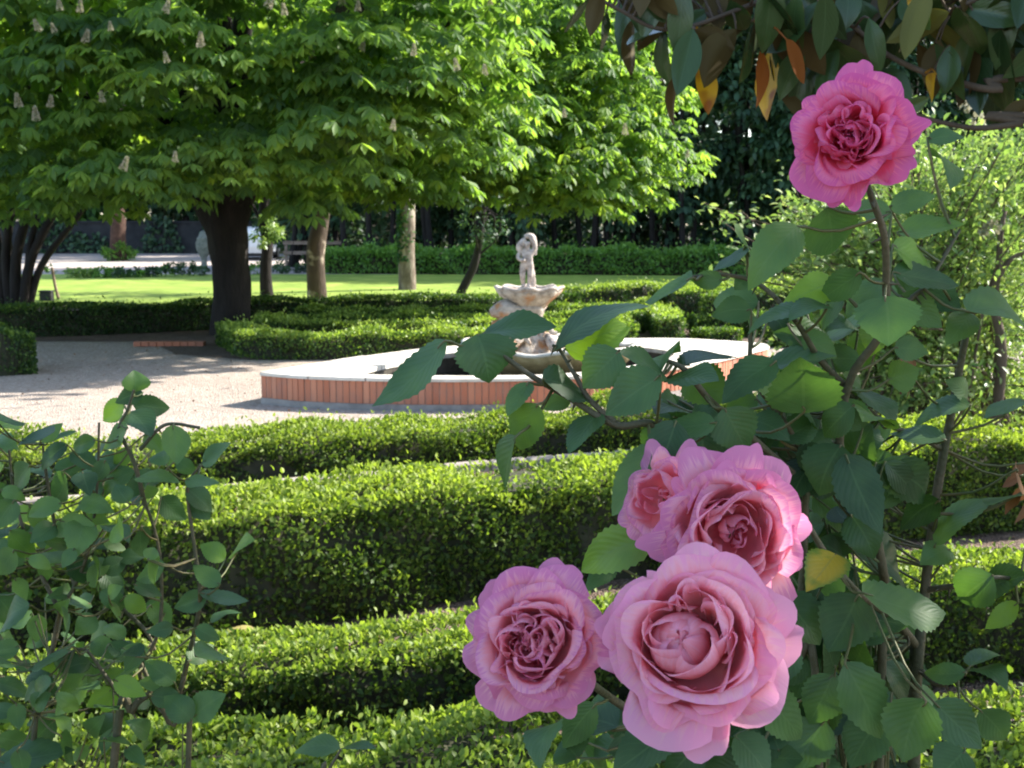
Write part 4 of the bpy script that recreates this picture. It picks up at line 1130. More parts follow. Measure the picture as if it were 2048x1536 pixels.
def rose_bush(name, label, base, canes, leaves, d0, seed, dspread, cane_r=.0038):
    """canes: lists of (px, py, depth) from the foot upwards; leaves are hung on the nearest cane"""
    r = np.random.default_rng(seed)
    root = thing(name, label, 'rose bush', base)
    cp = []
    for c in canes:
        pts = np.array([P(*q) if len(q) == 3 else np.array(q[:3]) for q in c['p']])
        cp.append(spline(pts, 40))
    cmb = [MB() for _ in canes]; lmb = [MB() for _ in canes]
    for i, c in enumerate(canes):
        r0, r1 = c.get('r', (cane_r * 1.3, cane_r * .6))
        tube(cmb[i], cp[i], np.linspace(r0, r1, 40), 8, wob=.06)
        # thorns
        for k in range(int(5 * r.uniform(.6, 1.4))):
            j = int(r.integers(4, 36)); a = unit(np.cross(cp[i][j + 1] - cp[i][j], r.normal(0, 1, 3)))
            tube(cmb[i], [cp[i][j], cp[i][j] + a * (r0 + .0055) + np.array([0, 0, -.002])], [.0018, .0003], 4)
    for (bx, by, tx, ty, w, tone, dd) in leaves:
        d = dd if dd else d0 + r.uniform(-dspread, dspread)
        tl = r.normal(0, .012)
        B = P(bx, by, d + tl); T = P(tx, ty, d - tl)
        L = np.linalg.norm(T - B)
        W = w * 1.16 * d / F
        ratio = W / L
        view = unit(np.array([0, 0, CAMZ]) - (B + T) / 2)
        dr = (T - B) / L
        side = unit(np.cross(dr, view))
        cosr = 1.0
        if ratio < .5:
            cosr = max(.22, ratio / .66); W = L * .66
        roll = math.acos(min(1, cosr)) if cosr < 1 else abs(r.normal(0, .3))
        n_ = view * math.cos(roll)
        cand = [n_ + side * math.sin(roll), n_ - side * math.sin(roll)]
        nrm = max(cand, key=lambda q: q[2])
        k = min(range(len(cp)), key=lambda i: np.min(np.linalg.norm(cp[i] - B, axis=1)))
        j = int(np.argmin(np.linalg.norm(cp[k] - B, axis=1)))
        mt = {'Y': 1, 'D': 2}.get(tone, 0)
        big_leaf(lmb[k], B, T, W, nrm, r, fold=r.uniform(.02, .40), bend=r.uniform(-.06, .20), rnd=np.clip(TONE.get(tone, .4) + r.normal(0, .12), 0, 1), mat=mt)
        dist = np.linalg.norm(cp[k][j] - B)
        if dist < .16:
            A = cp[k][max(0, j - 2)]
            m_ = A * .45 + B * .55 + np.array([0, 0, -.12 * dist])
            tube(lmb[k], spline([A, m_, B, B + (T - B) * .12], 8), np.linspace(.0014, .0008, 8), 5, mat=3)
    for i in range(len(canes)):
        o = cmb[i].build('cane', M['cane'], root)
        if lmb[i].n:
            lo = lmb[i].build('leaves', [M['rose'], M['roseyellow'], M['rosedead'], M['petiole']], o)
            lo.matrix_parent_inverse = Matrix.Translation(-root.location)
            lo.matrix_parent_inverse = Matrix.Identity(4)
            o_loc = o.location
    return root, cp

# ---- petals
def bez(p0, p1, p2, p3, t):
    t = t[..., None]
    return p0 * (1 - t) ** 3 + 3 * p1 * t * (1 - t) ** 2 + 3 * p2 * t * t * (1 - t) + p3 * t ** 3

def rose_flower(parent, center, facing, rad, mat, seed, N=46, style='cup', extras=(), label=None, roll=0.0, open_=1.0, ruf=1.0):
    r = np.random.default_rng(seed)
    mb = MB()
    nu, nv = 12, 14
    def petal(az, prof, W, tint, ruffle, sub=(0, 0), subr=1.0, notch=.05, skew=0.0, curl=0.0, tilt=0.06):
        u = np.linspace(-1, 1, nu + 1); v = np.linspace(0, 1, nv + 1) ** .85
        U, V = np.meshgrid(u, v)
        pr = bez(*[np.array(q) for q in prof], v)
        rho = pr[:, 0][:, None] * np.ones_like(U); hh = pr[:, 1][:, None] * np.ones_like(U)
        ws = np.where(V < .6, .34 + .66 * np.sin(np.clip(V / .6, 0, 1) * math.pi / 2), 1.0 - .22 * np.clip((V - .6) / .4, 0, 1) ** 2)
        p1, p2, p3 = r.uniform(0, 6.28, 3)
        k1, k2 = r.uniform(1.2, 2.4), r.uniform(3.0, 4.6)
        # rounded outline: the sides of the blade end earlier than its middle
        rnd_ = (np.abs(U) ** 3.0) * V ** 1.5
        psi = U * W * ws + skew * V
        amp = ruffle * V ** 1.8
        pin = r.normal(0, .16)
        psi = psi * (1 - pin * V) + r.normal(0, .10) * V * np.abs(U)
        d_r = amp * (np.sin(U * k1 + p1) * .11 + np.sin(U * k2 + p2) * .04) * rad
        d_h = amp * (np.sin(U * k1 + p2) * .085 + np.sin(U * k2 + p3) * .04) * rad
        steep = abs(prof[3][1] - prof[2][1]) / (abs(prof[3][0] - prof[2][0]) + abs(prof[3][1] - prof[2][1]) + 1e-9)
        cu = np.clip((V - .72) / .28, 0, 1) ** 2
        dip = notch * rad * np.exp(-(U / .22) ** 2) * V ** 8
        rr = rho * subr + d_r + curl * cu * .13 * rad - (rnd_ * .20 * rad + dip) * (1 - steep)
        h2 = hh + d_h - (rnd_ * .24 * rad + dip) * steep - abs(curl) * cu * .05 * rad
        x = rr * np.cos(psi); y = rr * np.sin(psi)
        # small lean of the whole petal about its base
        t1, t2 = r.normal(0, tilt, 2)
        x, h2 = x * math.cos(t1) + h2 * math.sin(t1), h2 * math.cos(t1) - x * math.sin(t1)
        y, h2 = y * math.cos(t2) + h2 * math.sin(t2), h2 * math.cos(t2) - y * math.sin(t2)
        ca, sa = math.cos(az), math.sin(az)
        pts = np.stack([sub[0] + x * ca - y * sa, sub[1] + x * sa + y * ca, h2], -1)
        k = nu + 1
        f = [(i * k + j, i * k + j + 1, (i + 1) * k + j + 1, (i + 1) * k + j) for i in range(nv) for j in range(nu)]
        luv = np.stack([U / 2 + .5, V, np.full_like(U, tint)], -1).reshape(-1, 3)
        mb.add(pts.reshape(-1, 3), f, luv)
    A = rad
    ga = 2.39996
    K = [0, .14, .22, .5, .8, 1]
    bud = (0, 0)
    if style == 'cup': bud = (-.10 * A, -.04 * A)
    for i in range(N):
        t = i / (N - 1)
        az = i * ga + r.normal(0, .42)
        jr = 1 + r.normal(0, .085)
        if style == 'cup':
            tip_r = np.interp(t, K, [.06, .20, .40, .68, .94, 1.04]); tip_h = np.interp(t, K, [.58, .58, .70, .62, .36, .06])
            bul_r = np.interp(t, K, [.34, .40, .48, .66, .80, .84]); bul_h = np.interp(t, K, [.30, .32, .36, .34, .22, .08])
            W = np.interp(t, K, [1.6, 1.35, 1.0, .82, .68, .62])
        elif style == 'hollow':
            tip_r = np.interp(t, K, [.10, .22, .44, .70, .94, 1.04]); tip_h = np.interp(t, K, [.34, .44, .66, .62, .36, .06])
            bul_r = np.interp(t, K, [.12, .26, .48, .66, .80, .84]); bul_h = np.interp(t, K, [.16, .22, .34, .34, .22, .08])
            W = np.interp(t, K, [.9, .8, .95, .82, .68, .62])
        elif style == 'loose':
            tip_r = np.interp(t, K, [.12, .22, .34, .62, .92, 1.03]) * r.uniform(.85, 1.12); tip_h = np.interp(t, K, [.60, .68, .66, .58, .36, .06]) + r.normal(0, .06)
            bul_r = np.interp(t, K, [.16, .24, .34, .56, .76, .82]); bul_h = np.interp(t, K, [.30, .34, .36, .34, .22, .08])
            W = np.interp(t, K, [1.1, 1.0, .9, .78, .66, .6])
        else:
            tip_r = np.interp(t, K, [.40, .48, .54, .74, .94, 1.04]); tip_h = np.interp(t, K, [.66, .66, .66, .58, .34, .04])
            bul_r = np.interp(t, K, [.40, .46, .54, .68, .80, .84]); bul_h = np.interp(t, K, [.32, .34, .36, .34, .22, .08])
            W = np.interp(t, K, [.85, .85, .85, .80, .68, .62])
        tip_r *= open_ * jr; tip_h += r.normal(0, .055)
        W *= r.uniform(.85, 1.18)
        prof = [(.04 * A, -.12 * A), (bul_r * 1.05 * A, -.16 * A + bul_h * .25 * A), (bul_r * 1.1 * A, bul_h * 1.35 * A), (tip_r * A, tip_h * A)]
        tint = np.clip(np.interp(t, [0, .3, .6, 1], [.20, .34, .55, .80]) + r.normal(0, .08), 0, 1)
        petal(az, prof, W, tint, ruf * np.interp(t, [0, .2, 1], [.25, .7, 1.0]), skew=r.normal(.2, .15) if t < .5 else r.normal(0, .1), curl=np.interp(t, [0, .17, .25, .6, 1], [-.4, -.2, .7, 1.1, .9]) * r.uniform(.3, 1.7), sub=(bud if t < .2 else (0, 0)), tilt=(.05 if t < .2 else .11))
    if style == 'cup':
        # folded petals standing beside the round heart
        for (sx_, sy_, a0, nn_) in ((.24, .22, .6, 3), (.02, .40, 1.6, 3), (.32, -.10, -.3, 3)):
            for j in range(nn_):
                tr = A * (.07 + .07 * j); th = A * r.uniform(.58, .72)
                petal(a0 + r.normal(0, .35), [(.02 * A, .0), (tr * .9, .12 * A), (tr * 1.2, .42 * A), (tr, th)], r.uniform(.9, 1.5), np.clip(r.normal(.4, .1), 0, 1), ruf * .5, sub=(sx_ * A, sy_ * A), curl=r.uniform(0, .6), tilt=.12)
    if style in ('loose', 'quartered'):
        for j in range(9):
            tr = A * (.04 + .026 * j); th = A * r.uniform(.56, .68)
            petal(j * ga, [(.02 * A, .0), (tr * .9, .12 * A), (tr * 1.3, .36 * A), (tr, th)], r.uniform(1.0, 1.5), np.clip(r.normal(.3, .08), 0, 1), ruf * .4, curl=r.uniform(-.3, .3), tilt=.08)
        # quartered centre: folded petals gathered round several small hearts
        nq = 5 if style == 'loose' else 4
        for q in range(nq):
            qa = q * 2 * math.pi / nq + r.uniform(-.35, .35)
            qr = A * r.uniform(.20, .34)
            sub = (qr * math.cos(qa), qr * math.sin(qa))
            for j in range(5):
                az = qa + (j - 2) * 1.0 + r.normal(0, .25)
                tr = A * (.08 + .05 * j) * r.uniform(.8, 1.2); th = A * r.uniform(.56, .70)
                prof = [(.02 * A, .0), (tr * .9, .12 * A), (tr * 1.2, .40 * A), (tr, th)]
                petal(az, prof, r.uniform(.9, 1.5), np.clip(r.normal(.38, .10), 0, 1), ruf * .7, sub=sub, skew=r.normal(0, .2), curl=r.uniform(-.3, .6), tilt=.15)
    for (azd, reach, wdt, hgt) in extras:
        az = R(azd)
        prof = [(.05 * A, -.14 * A), (.5 * A, -.2 * A), (.8 * A, hgt * A * .5), (reach * A, hgt * A)]
        petal(az, prof, wdt, np.clip(r.normal(.9, .05), 0, 1), ruf * .8, curl=r.uniform(.1, .6), notch=.08)
    f = unit(np.asarray(facing, float))
    X = unit(np.cross(np.array([0, 0, 1.0]), f)); Y = np.cross(f, X)
    cr, sr = math.cos(roll), math.sin(roll)
    X, Y = X * cr + Y * sr, Y * cr - X * sr
    c = np.asarray(center, float) - f * (.25 * rad)
    for i in range(len(mb.v)):
        q = mb.v[i]
        mb.v[i] = c + np.outer(q[:, 0], X) + np.outer(q[:, 1], Y) + np.outer(q[:, 2], f)
    o = mb.build('rose_flower', mat, parent)
    if label: o['label'] = label
    # calyx: hip and five sepals behind the petals
    cb = MB()
    hip = c - f * .02 * 1
    tube(cb, [c - f * (.10 * rad), c - f * (.26 * rad), c - f * (.42 * rad), c - f * (.5 * rad)], [.12 * rad, .15 * rad, .12 * rad, .05 * rad], 10)
    for k in range(5):
        a = k * 1.2566 + r.uniform(-.2, .2)
        o_ = X * math.cos(a) + Y * math.sin(a)
        b0 = c - f * (.18 * rad) + o_ * (.08 * rad)
        big_leaf(cb, b0, b0 + o_ * (.55 * rad) - f * (.12 * rad), .16 * rad, -f, r, rnd=.5, nv=6, nu=2)
    co = cb.build('calyx', M['rose'], o)
    co.matrix_parent_inverse = Matrix.Identity(4)
    return o, c - f * (.5 * rad), f

# ---------------- right rose bush
RIGHT_LEAVES = parse('''
893 681 744 813 62 n .86
955 668 978 766 122 b .88
965 668 1114 654 44 b .90
1108 702 1300 612 40 d .90
1130 698 1262 656 92 y .93
1238 702 1166 776 88 b .86
1322 752 1211 830 92 b .84
1328 748 1234 704 46 b .88
1318 752 1362 704 50 b .92
1366 732 1472 716 24 n .94
1334 757 1438 762 54 b .88
1376 745 1455 806 90 l .95
1552 722 1444 808 72 b .92
1606 826 1600 714 138 n .86
1536 732 1675 712 40 b .95
1058 765 1014 832 48 n .86
1076 808 1040 900 74 l .87
1032 872 1014 988 30 n .86
1085 758 1184 806 54 b .88
1142 796 1084 818 40 n .90
1196 826 1138 908 54 b .86
1302 890 1224 1032 64 n .84
1352 842 1304 968 80 d .84
1432 846 1318 858 48 b .87
1448 816 1492 902 92 d .88
1400 845 1410 936 94 d .92
1500 840 1580 882 60 d .96
1655 414 1662 508 104 b .92
1597 452 1496 582 82 n .90
1782 426 1698 414 50 b .93
1780 416 1872 392 48 b .96
1795 466 1928 448 40 l .98
1785 492 1864 538 52 l .96
1785 545 1918 572 46 b .94
1672 565 1562 612 62 l .94
1722 545 1638 602 56 b .92
1656 612 1578 642 46 d .91
1606 620 1495 668 30 b .92
1770 592 1776 692 118 n .87
1838 570 1922 622 66 d .98
1800 590 1884 655 64 n .96
1940 625 1892 692 58 n .98
1935 622 2052 664 54 l .96
1716 660 1648 664 40 b .98
1770 560 1690 640 60 n .99
1385 555 1290 604 36 n .95
1446 560 1380 558 36 b .95
1494 494 1426 542 22 b .94
1500 500 1470 462 34 n .95
1500 555 1468 580 34 n .96
1640 690 1545 665 44 n 1.0
1660 700 1720 760 60 n 1.02
1705 775 1788 852 48 n 1.02
1782 850 1698 888 42 l 1.04
1942 810 1828 854 34 n 1.05
1892 880 1778 868 34 b 1.03
2050 800 1968 838 36 b 1.04
1935 800 1890 760 46 d 1.05
1690 908 1762 1068 92 d .92
1682 890 1638 992 106 d .95
1702 1030 1748 1118 76 d .97
1642 918 1578 1012 84 d .98
1672 1108 1612 1184 84 Y .90
1725 1186 1892 1226 92 n .90
1716 1190 1656 1304 110 d .93
1640 1180 1700 1120 90 d .98
1986 1150 1922 1204 84 d 1.02
1975 1172 2056 1150 74 d 1.04
2036 1205 1970 1258 40 l 1.05
1940 1332 2004 1312 40 n 1.02
1932 1345 1848 1345 42 n 1.0
1932 1345 2014 1382 40 n 1.0
1850 1398 1806 1524 112 d .88
1868 1404 1964 1498 84 d .90
1690 1324 1762 1478 96 d .90
1666 1350 1618 1448 82 d .92
1518 1380 1602 1478 86 d .84
1345 1450 1226 1544 116 b .80
1312 1074 1162 1144 86 l .86
1230 1130 1170 1185 44 b .88
1192 1408 1126 1496 66 d .82
1150 1440 1080 1540 60 d .86
1470 1470 1540 1560 90 d .86
1560 1190 1640 1290 96 d .96
1590 1290 1540 1380 84 d .94
1400 1480 1330 1560 90 d .86
1880 1000 1800 1060 60 d 1.05
1900 1100 1840 1130 60 d 1.06
1870 1090 1990 1000 48 b 1.06
2050 985 1985 1010 40 b 1.02
1760 1440 1700 1536 90 d .94
1930 1500 1870 1560 90 d .95
1960 1420 2010 1480 70 d 1.0
1650 1440 1580 1540 90 d .92
1820 745 1800 790 20 D 1.05
1800 700 1812 800 24 D 1.05
2052 925 2020 960 24 D 1.05
2045 950 2004 975 20 D 1.07
2060 975 2018 1002 24 D 1.06
2040 990 2010 1030 18 D 1.04
2062 1010 2028 1050 20 D 1.08
2030 940 2050 990 18 D 1.03
1860 310 1900 380 40 n 1.0
1855 280 1930 275 30 b .98
1690 960 1600 900 80 d 1.0
1560 880 1640 840 60 d .98
1725 860 1680 800 60 n 1.0
''')
_r = np.random.default_rng(91)
# dense inner foliage low in the bush, shade put into its dark tone
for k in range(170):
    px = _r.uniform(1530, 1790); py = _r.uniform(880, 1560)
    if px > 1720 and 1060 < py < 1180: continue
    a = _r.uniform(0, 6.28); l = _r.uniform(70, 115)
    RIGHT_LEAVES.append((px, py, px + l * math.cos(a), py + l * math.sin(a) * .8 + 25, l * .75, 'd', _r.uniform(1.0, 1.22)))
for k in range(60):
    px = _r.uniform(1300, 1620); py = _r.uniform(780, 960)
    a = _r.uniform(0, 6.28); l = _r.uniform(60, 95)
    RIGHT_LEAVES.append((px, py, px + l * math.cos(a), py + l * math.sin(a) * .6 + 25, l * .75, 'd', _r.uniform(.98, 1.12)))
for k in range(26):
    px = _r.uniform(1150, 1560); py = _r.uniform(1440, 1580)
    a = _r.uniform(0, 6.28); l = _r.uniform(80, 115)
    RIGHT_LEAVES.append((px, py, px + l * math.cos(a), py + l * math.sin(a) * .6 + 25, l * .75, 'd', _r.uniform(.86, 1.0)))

for k in range(30):
    px = _r.uniform(1500, 1790); py = _r.uniform(530, 860)
    a = _r.uniform(0, 6.28); l = _r.uniform(62, 100)
    RIGHT_LEAVES.append((px, py, px + l * math.cos(a), py + l * math.sin(a) * .6 + 20, l * .68, _r.choice(['n', 'b', 'l', 'm', 'd']), _r.uniform(.95, 1.06)))
BX, BY = .43, 1.12
R4 = (1702, 272, .85); R1 = (1384, 1282, .66); R2 = (1070, 1284, .69); R3 = (1466, 1066, .76)
foot = lambda dx, dy: (BX + dx, BY + dy, 0.0, 0)
RIGHT_CANES = [
    dict(p=[foot(0, 0), (1828, 1500, 1.10), (1832, 1370, 1.08), (1850, 1180, 1.08), (1875, 980, 1.07), (1915, 760, 1.06), (1935, 660, 1.05), (1948, 610, 1.05)], r=(.0070, .0022)),
    dict(p=[foot(-.05, -.02), (1760, 1480, 1.05), (1765, 1140, 1.02), (1720, 1000, 1.0), (1680, 900, .98), (1700, 760, .96), (1765, 660, .94), (1772, 560, .92), (1768, 470, .90), (1745, 400, .89), (1722, 330, .885)], r=(.0045, .0023)),
    dict(p=[(1832, 1290, 1.08), (1790, 1240, 1.02), (1720, 1190, .95), (1660, 1120, .93), (1610, 1040, .92)], r=(.004, .0022)),
    dict(p=[foot(-.08, -.06), (1640, 1560, 1.0), (1600, 1300, 1.0), (1610, 1050, 1.0), (1600, 900, .98), (1510, 760, .96), (1500, 670, .96)], r=(.004, .0018)),
    dict(p=[(1600, 960, .99), (1520, 890, .95), (1420, 800, .92), (1370, 740, .90), (1330, 720, .90)], r=(.0035, .0018)),
    dict(p=[(1480, 1010, .95), (1400, 930, .92), (1310, 850, .88), (1230, 850, .87), (1130, 790, .88), (1060, 750, .88), (1000, 705, .88), (965, 668, .89)], r=(.0035, .0015)),
    dict(p=[(1230, 845, .87), (1180, 800, .88), (1150, 750, .89), (1120, 700, .90), (1105, 690, .90)], r=(.0024, .0012)),
    dict(p=[(1700, 780, .97), (1640, 720, .96), (1590, 640, .94), (1520, 570, .95), (1450, 550, .95), (1385, 553, .95)], r=(.003, .0012)),
    dict(p=[foot(-.14, -.12), (1560, 1600, .98), (1520, 1440, .94), (1500, 1250, .88), (1470, 1120, .84), (1462, 1080, .83)], r=(.004, .0024)),
    dict(p=[(1600, 1540, .99), (1540, 1440, .90), (1480, 1370, .80), (1430, 1330, .73)], r=(.004, .0026)),
    dict(p=[(1500, 1560, .96), (1350, 1480, .90), (1200, 1380, .82), (1120, 1310, .74)], r=(.004, .0024)),
    dict(p=[(1840, 1340, 1.08), (1880, 1370, 1.03), (1932, 1345, 1.0)], r=(.003, .0014)),
    dict(p=[(1850, 1180, 1.08), (1920, 1170, 1.05), (1985, 1155, 1.03), (2050, 1160, 1.05)], r=(.003, .0014)),
    dict(p=[(1890, 900, 1.07), (1830, 870, 1.05), (1780, 850, 1.04), (1700, 790, 1.02)], r=(.003, .0014)),
    dict(p=[(1765, 660, .94), (1820, 600, .96), (1860, 560, .96), (1920, 460, .98)], r=(.0026, .0012)),
]
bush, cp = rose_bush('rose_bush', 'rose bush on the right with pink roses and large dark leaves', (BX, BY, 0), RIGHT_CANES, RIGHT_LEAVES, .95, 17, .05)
def toward(c, dx, dz):
    v = unit(np.array([0, 0, CAMZ]) - c)
    return unit(v + np.array([dx, 0, dz]))
c = P(*R1); rose_flower(bush, c, toward(c, -.10, .28), .0475, M['petal_pale'], 101, N=56, style='cup', extras=((-8, 1.2, .55, .0), (-92, 1.28, .42, .1), (20, 1.15, .5, .0), (150, 1.1, .5, .1)), label='large cupped pale pink rose, lowest and nearest of the roses', roll=.3, ruf=1.25)
c = P(*R2); rose_flower(bush, c, toward(c, -.16, .06), .0375, M['petal_lilac'], 102, N=48, style='quartered', extras=((74, 1.45, .34, .0), (-70, 1.22, .5, .0), (-110, 1.25, .5, .0), (140, 1.1, .5, .05)), label='lilac pink quartered rose with one petal sticking up, leftmost rose', ruf=1.35)
c = P(*R3); rose_flower(bush, c, toward(c, .18, -.12), .0440, M['petal_lilac'], 103, N=54, style='hollow', extras=((165, 1.35, .30, .0), (125, 1.32, .30, .1), (10, 1.22, .40, .0), (62, 1.2, .35, .0), (-60, 1.1, .5, .1)), label='pink rose with a dark hollow centre, behind the large pale one', roll=1.2, ruf=1.3)
c = P(1322, 992, .80); rose_flower(bush, c, toward(c, -.55, .25), .0290, M['petal_lilac'], 105, N=26, style='hollow', extras=((70, 1.4, .4, .0), (130, 1.4, .35, .0)), label='small faded pink bloom tucked behind the left side of the hollow centred rose', ruf=1.5)
c = P(*R4); rose_flower(bush, c, toward(c, -.12, .10), .0385, M['petal_deep'], 104, N=50, style='loose', extras=((-30, 1.35, .42, .0), (88, 1.3, .42, .1), (-95, 1.35, .25, .0)), label='deep pink ruffled rose on its own at the top of the bush', ruf=1.35)

# ---------------- left rose bush
LEFT_LEAVES = parse('''
270 784 268 740 52 l
286 785 230 806 36 b
264 806 340 816 42 b
246 800 206 842 42 n
258 824 302 874 62 d
346 850 354 930 54 l
256 855 208 898 36 n
290 868 322 902 34 n
-10 838 50 846 24 b
-10 856 46 858 20 l
-10 880 38 900 40 n
80 882 126 846 30 b
96 884 154 862 12 n
192 880 146 896 36 b
136 890 84 940 32 b
140 906 202 944 36 b
196 920 250 936 44 b
60 930 30 990 40 d
130 945 106 1002 50 d
165 945 180 992 48 d
270 942 204 994 38 b
275 955 360 966 30 l
206 1000 160 1012 32 b
404 926 462 886 34 b
352 920 392 948 30 b
372 958 440 966 28 b
372 976 424 1024 48 n
322 994 372 1040 46 b
384 1000 420 1040 44 d
168 1040 148 1118 62 l
166 1026 218 1046 36 l
110 1050 60 1086 44 n
282 1055 286 1114 46 d
210 1052 258 1086 38 b
30 1000 -10 1060 50 n
20 1060 70 1110 46 l
330 1128 272 1160 42 b
414 1190 348 1216 42 b
398 1186 498 1202 28 b
420 1246 484 1226 14 b
250 1192 292 1222 36 n
205 1144 246 1196 44 d
144 1184 92 1196 34 b
-10 1190 30 1252 60 n
146 1294 56 1338 30 b
172 1350 110 1432 56 n
206 1362 158 1312 46 n
244 1296 306 1324 38 n
286 1326 230 1356 36 n
350 1366 288 1322 44 n
376 1324 428 1290 46 n
384 1440 328 1392 54 n
386 1434 452 1388 60 n
-10 1366 64 1398 34 b
-10 1530 150 1500 60 d
110 1440 58 1492 50 d
120 1470 150 1530 40 d
680 1496 588 1506 40 b
680 1500 752 1498 22 b
390 1256 440 1280 34 n
300 1210 340 1260 46 n
440 1170 386 1130 40 n
470 1110 510 1080 34 l
450 1120 400 1090 40 l
30 1100 0 1150 50 n
140 1120 190 1170 50 d
60 1210 20 1260 50 n
190 1230 150 1270 44 n
''')
_r = np.random.default_rng(92)
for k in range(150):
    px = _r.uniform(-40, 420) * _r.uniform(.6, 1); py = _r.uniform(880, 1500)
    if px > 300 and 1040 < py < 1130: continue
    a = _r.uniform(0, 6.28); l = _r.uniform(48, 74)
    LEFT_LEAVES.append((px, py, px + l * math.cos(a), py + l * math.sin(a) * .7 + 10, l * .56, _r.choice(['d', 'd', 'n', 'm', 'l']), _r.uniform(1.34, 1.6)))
LX, LY = -.62, 1.42
lf = lambda dx, dy: (LX + dx, LY + dy, 0.0, 0)
LEFT_CANES = [
    dict(p=[lf(0, 0), (225, 1560, 1.42), (265, 1420, 1.42), (300, 1380, 1.42), (270, 1300, 1.42)], r=(.0065, .0024)),
    dict(p=[lf(-.1, .02), (60, 1600, 1.45), (78, 1420, 1.45), (105, 1300, 1.45), (120, 1225, 1.44), (150, 1170, 1.44), (180, 1090, 1.43), (195, 960, 1.42), (198, 845, 1.42)], r=(.0042, .0014)),
    dict(p=[lf(.08, .02), (375, 1560, 1.46), (340, 1450, 1.45), (300, 1370, 1.44), (280, 1345, 1.43), (320, 1250, 1.42), (318, 1100, 1.42), (285, 990, 1.41), (275, 950, 1.41)], r=(.0042, .0014)),
    dict(p=[(290, 1010, 1.41), (270, 930, 1.40), (240, 860, 1.40), (255, 820, 1.40), (268, 780, 1.40)], r=(.003, .0015)),
    dict(p=[(120, 1225, 1.44), (70, 1120, 1.46), (30, 1000, 1.48), (18, 900, 1.48)], r=(.003, .0015)),
    dict(p=[(300, 1375, 1.44), (350, 1400, 1.42), (380, 1300, 1.42), (400, 1200, 1.40), (390, 1100, 1.40), (375, 980, 1.40), (400, 930, 1.40)], r=(.004, .0014)),
    dict(p=[(265, 1425, 1.42), (210, 1350, 1.42), (170, 1300, 1.42), (130, 1310, 1.42)], r=(.003, .0014)),
    dict(p=[(230, 1205, 1.43), (290, 1260, 1.43), (310, 1300, 1.43)], r=(.003, .002)),
    dict(p=[(150, 1170, 1.44), (110, 1050, 1.45), (90, 930, 1.45), (85, 880, 1.45)], r=(.003, .0014)),
    dict(p=[lf(.16, -.12), (610, 1700, 1.28), (650, 1560, 1.28), (682, 1498, 1.28)], r=(.003, .0014)),
    dict(p=[(280, 900, 1.40), (330, 850, 1.40), (400, 855, 1.40)], r=(.0024, .0018)),
]
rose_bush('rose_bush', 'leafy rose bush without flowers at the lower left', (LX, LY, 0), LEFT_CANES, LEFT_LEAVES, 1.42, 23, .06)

# dry strap leaf on the soil by the left bush
dl = thing('dry_leaf_blade', 'pale dry strap leaf arching over the soil right of the left rose bush', 'dry leaf', G(540, 1300))
mb = MB()
pts = spline([P(452, 1262, 4.45), P(490, 1256, 4.42), P(520, 1274, 4.40), P(542, 1302, 4.42)], 14)
for i in range(13):
    s_ = np.array([.012, -.02, .02]) * (1 - abs(i / 12 - .4))
    q = np.stack([pts[i] - s_, pts[i] + s_, pts[i + 1] + s_, pts[i + 1] - s_])
    mb.add(q, [(0, 1, 2, 3)], np.full((4, 3), .7))
mb.build('blade', M['dry'], dl)

# ------------------------------------------------------------------ magnolia overhead
MAG = parse('''
1180 -6 1128 66 12 g
1202 -30 1180 74 38 u
1214 22 1200 106 18 g
1266 38 1262 152 28 u
1352 54 1254 90 22 g
1330 58 1346 176 32 g
1386 58 1354 192 58 g
1402 118 1416 230 44 Y
1352 148 1348 252 22 u
1472 58 1408 176 66 u
1492 -12 1392 46 66 U
1542 -44 1524 108 66 g
1542 98 1534 242 46 Y
1522 96 1512 216 26 R
1512 48 1478 166 34 g
1572 78 1608 168 30 R
1580 -30 1570 100 50 g
1620 -40 1610 110 56 g
1650 -20 1640 120 54 g
1712 58 1664 146 84 u
1716 60 1750 150 60 u
1898 24 1772 86 50 U
1770 -30 1780 58 36 U
1830 -40 1832 40 38 Y
1914 14 1962 110 56 g
1928 18 2056 44 56 g
1962 68 1958 232 66 d
2002 58 2014 228 66 d
1930 60 1918 214 50 u
1984 72 2060 136 50 d
1872 148 1864 204 28 Y
1744 144 1824 198 56 g
1858 196 1790 222 30 g
1690 60 1700 -40 50 g
1740 80 1720 0 50 g
1880 80 1850 170 46 u
1900 90 1890 190 46 g
1690 100 1760 128 44 u
1420 -30 1440 60 46 u
1300 -20 1330 46 40 g
1340 40 1280 -20 34 u
1490 60 1460 0 50 g
1240 0 1310 20 40 u
1390 60 1470 100 44 u
1550 30 1580 130 44 u
1600 60 1650 150 50 u
2040 60 2060 210 66 d
1800 0 1860 60 50 g
1960 0 1900 60 50 g
2010 -20 1990 60 60 g
2060 200 2000 250 40 u
1360 60 1420 20 40 g
''')
_r = np.random.default_rng(95)
for k in range(92):
    px = _r.uniform(1540, 2150); py = _r.uniform(-160, 110)
    a = R(_r.uniform(40, 140)); l = _r.uniform(110, 160)
    MAG.append((px, py, px + l * math.cos(a), py + l * math.sin(a), _r.uniform(36, 60), _r.choice(['g', 'g', 'g', 'd', 'd', 'u', 'U']), _r.uniform(2.75, 3.3)))
for k in range(24):
    px = _r.uniform(1240, 1560); py = _r.uniform(-160, 0)
    a = R(_r.uniform(40, 140)); l = _r.uniform(110, 150)
    MAG.append((px, py, px + l * math.cos(a), py + l * math.sin(a), _r.uniform(36, 60), _r.choice(['g', 'u', 'd']), _r.uniform(2.75, 3.2)))

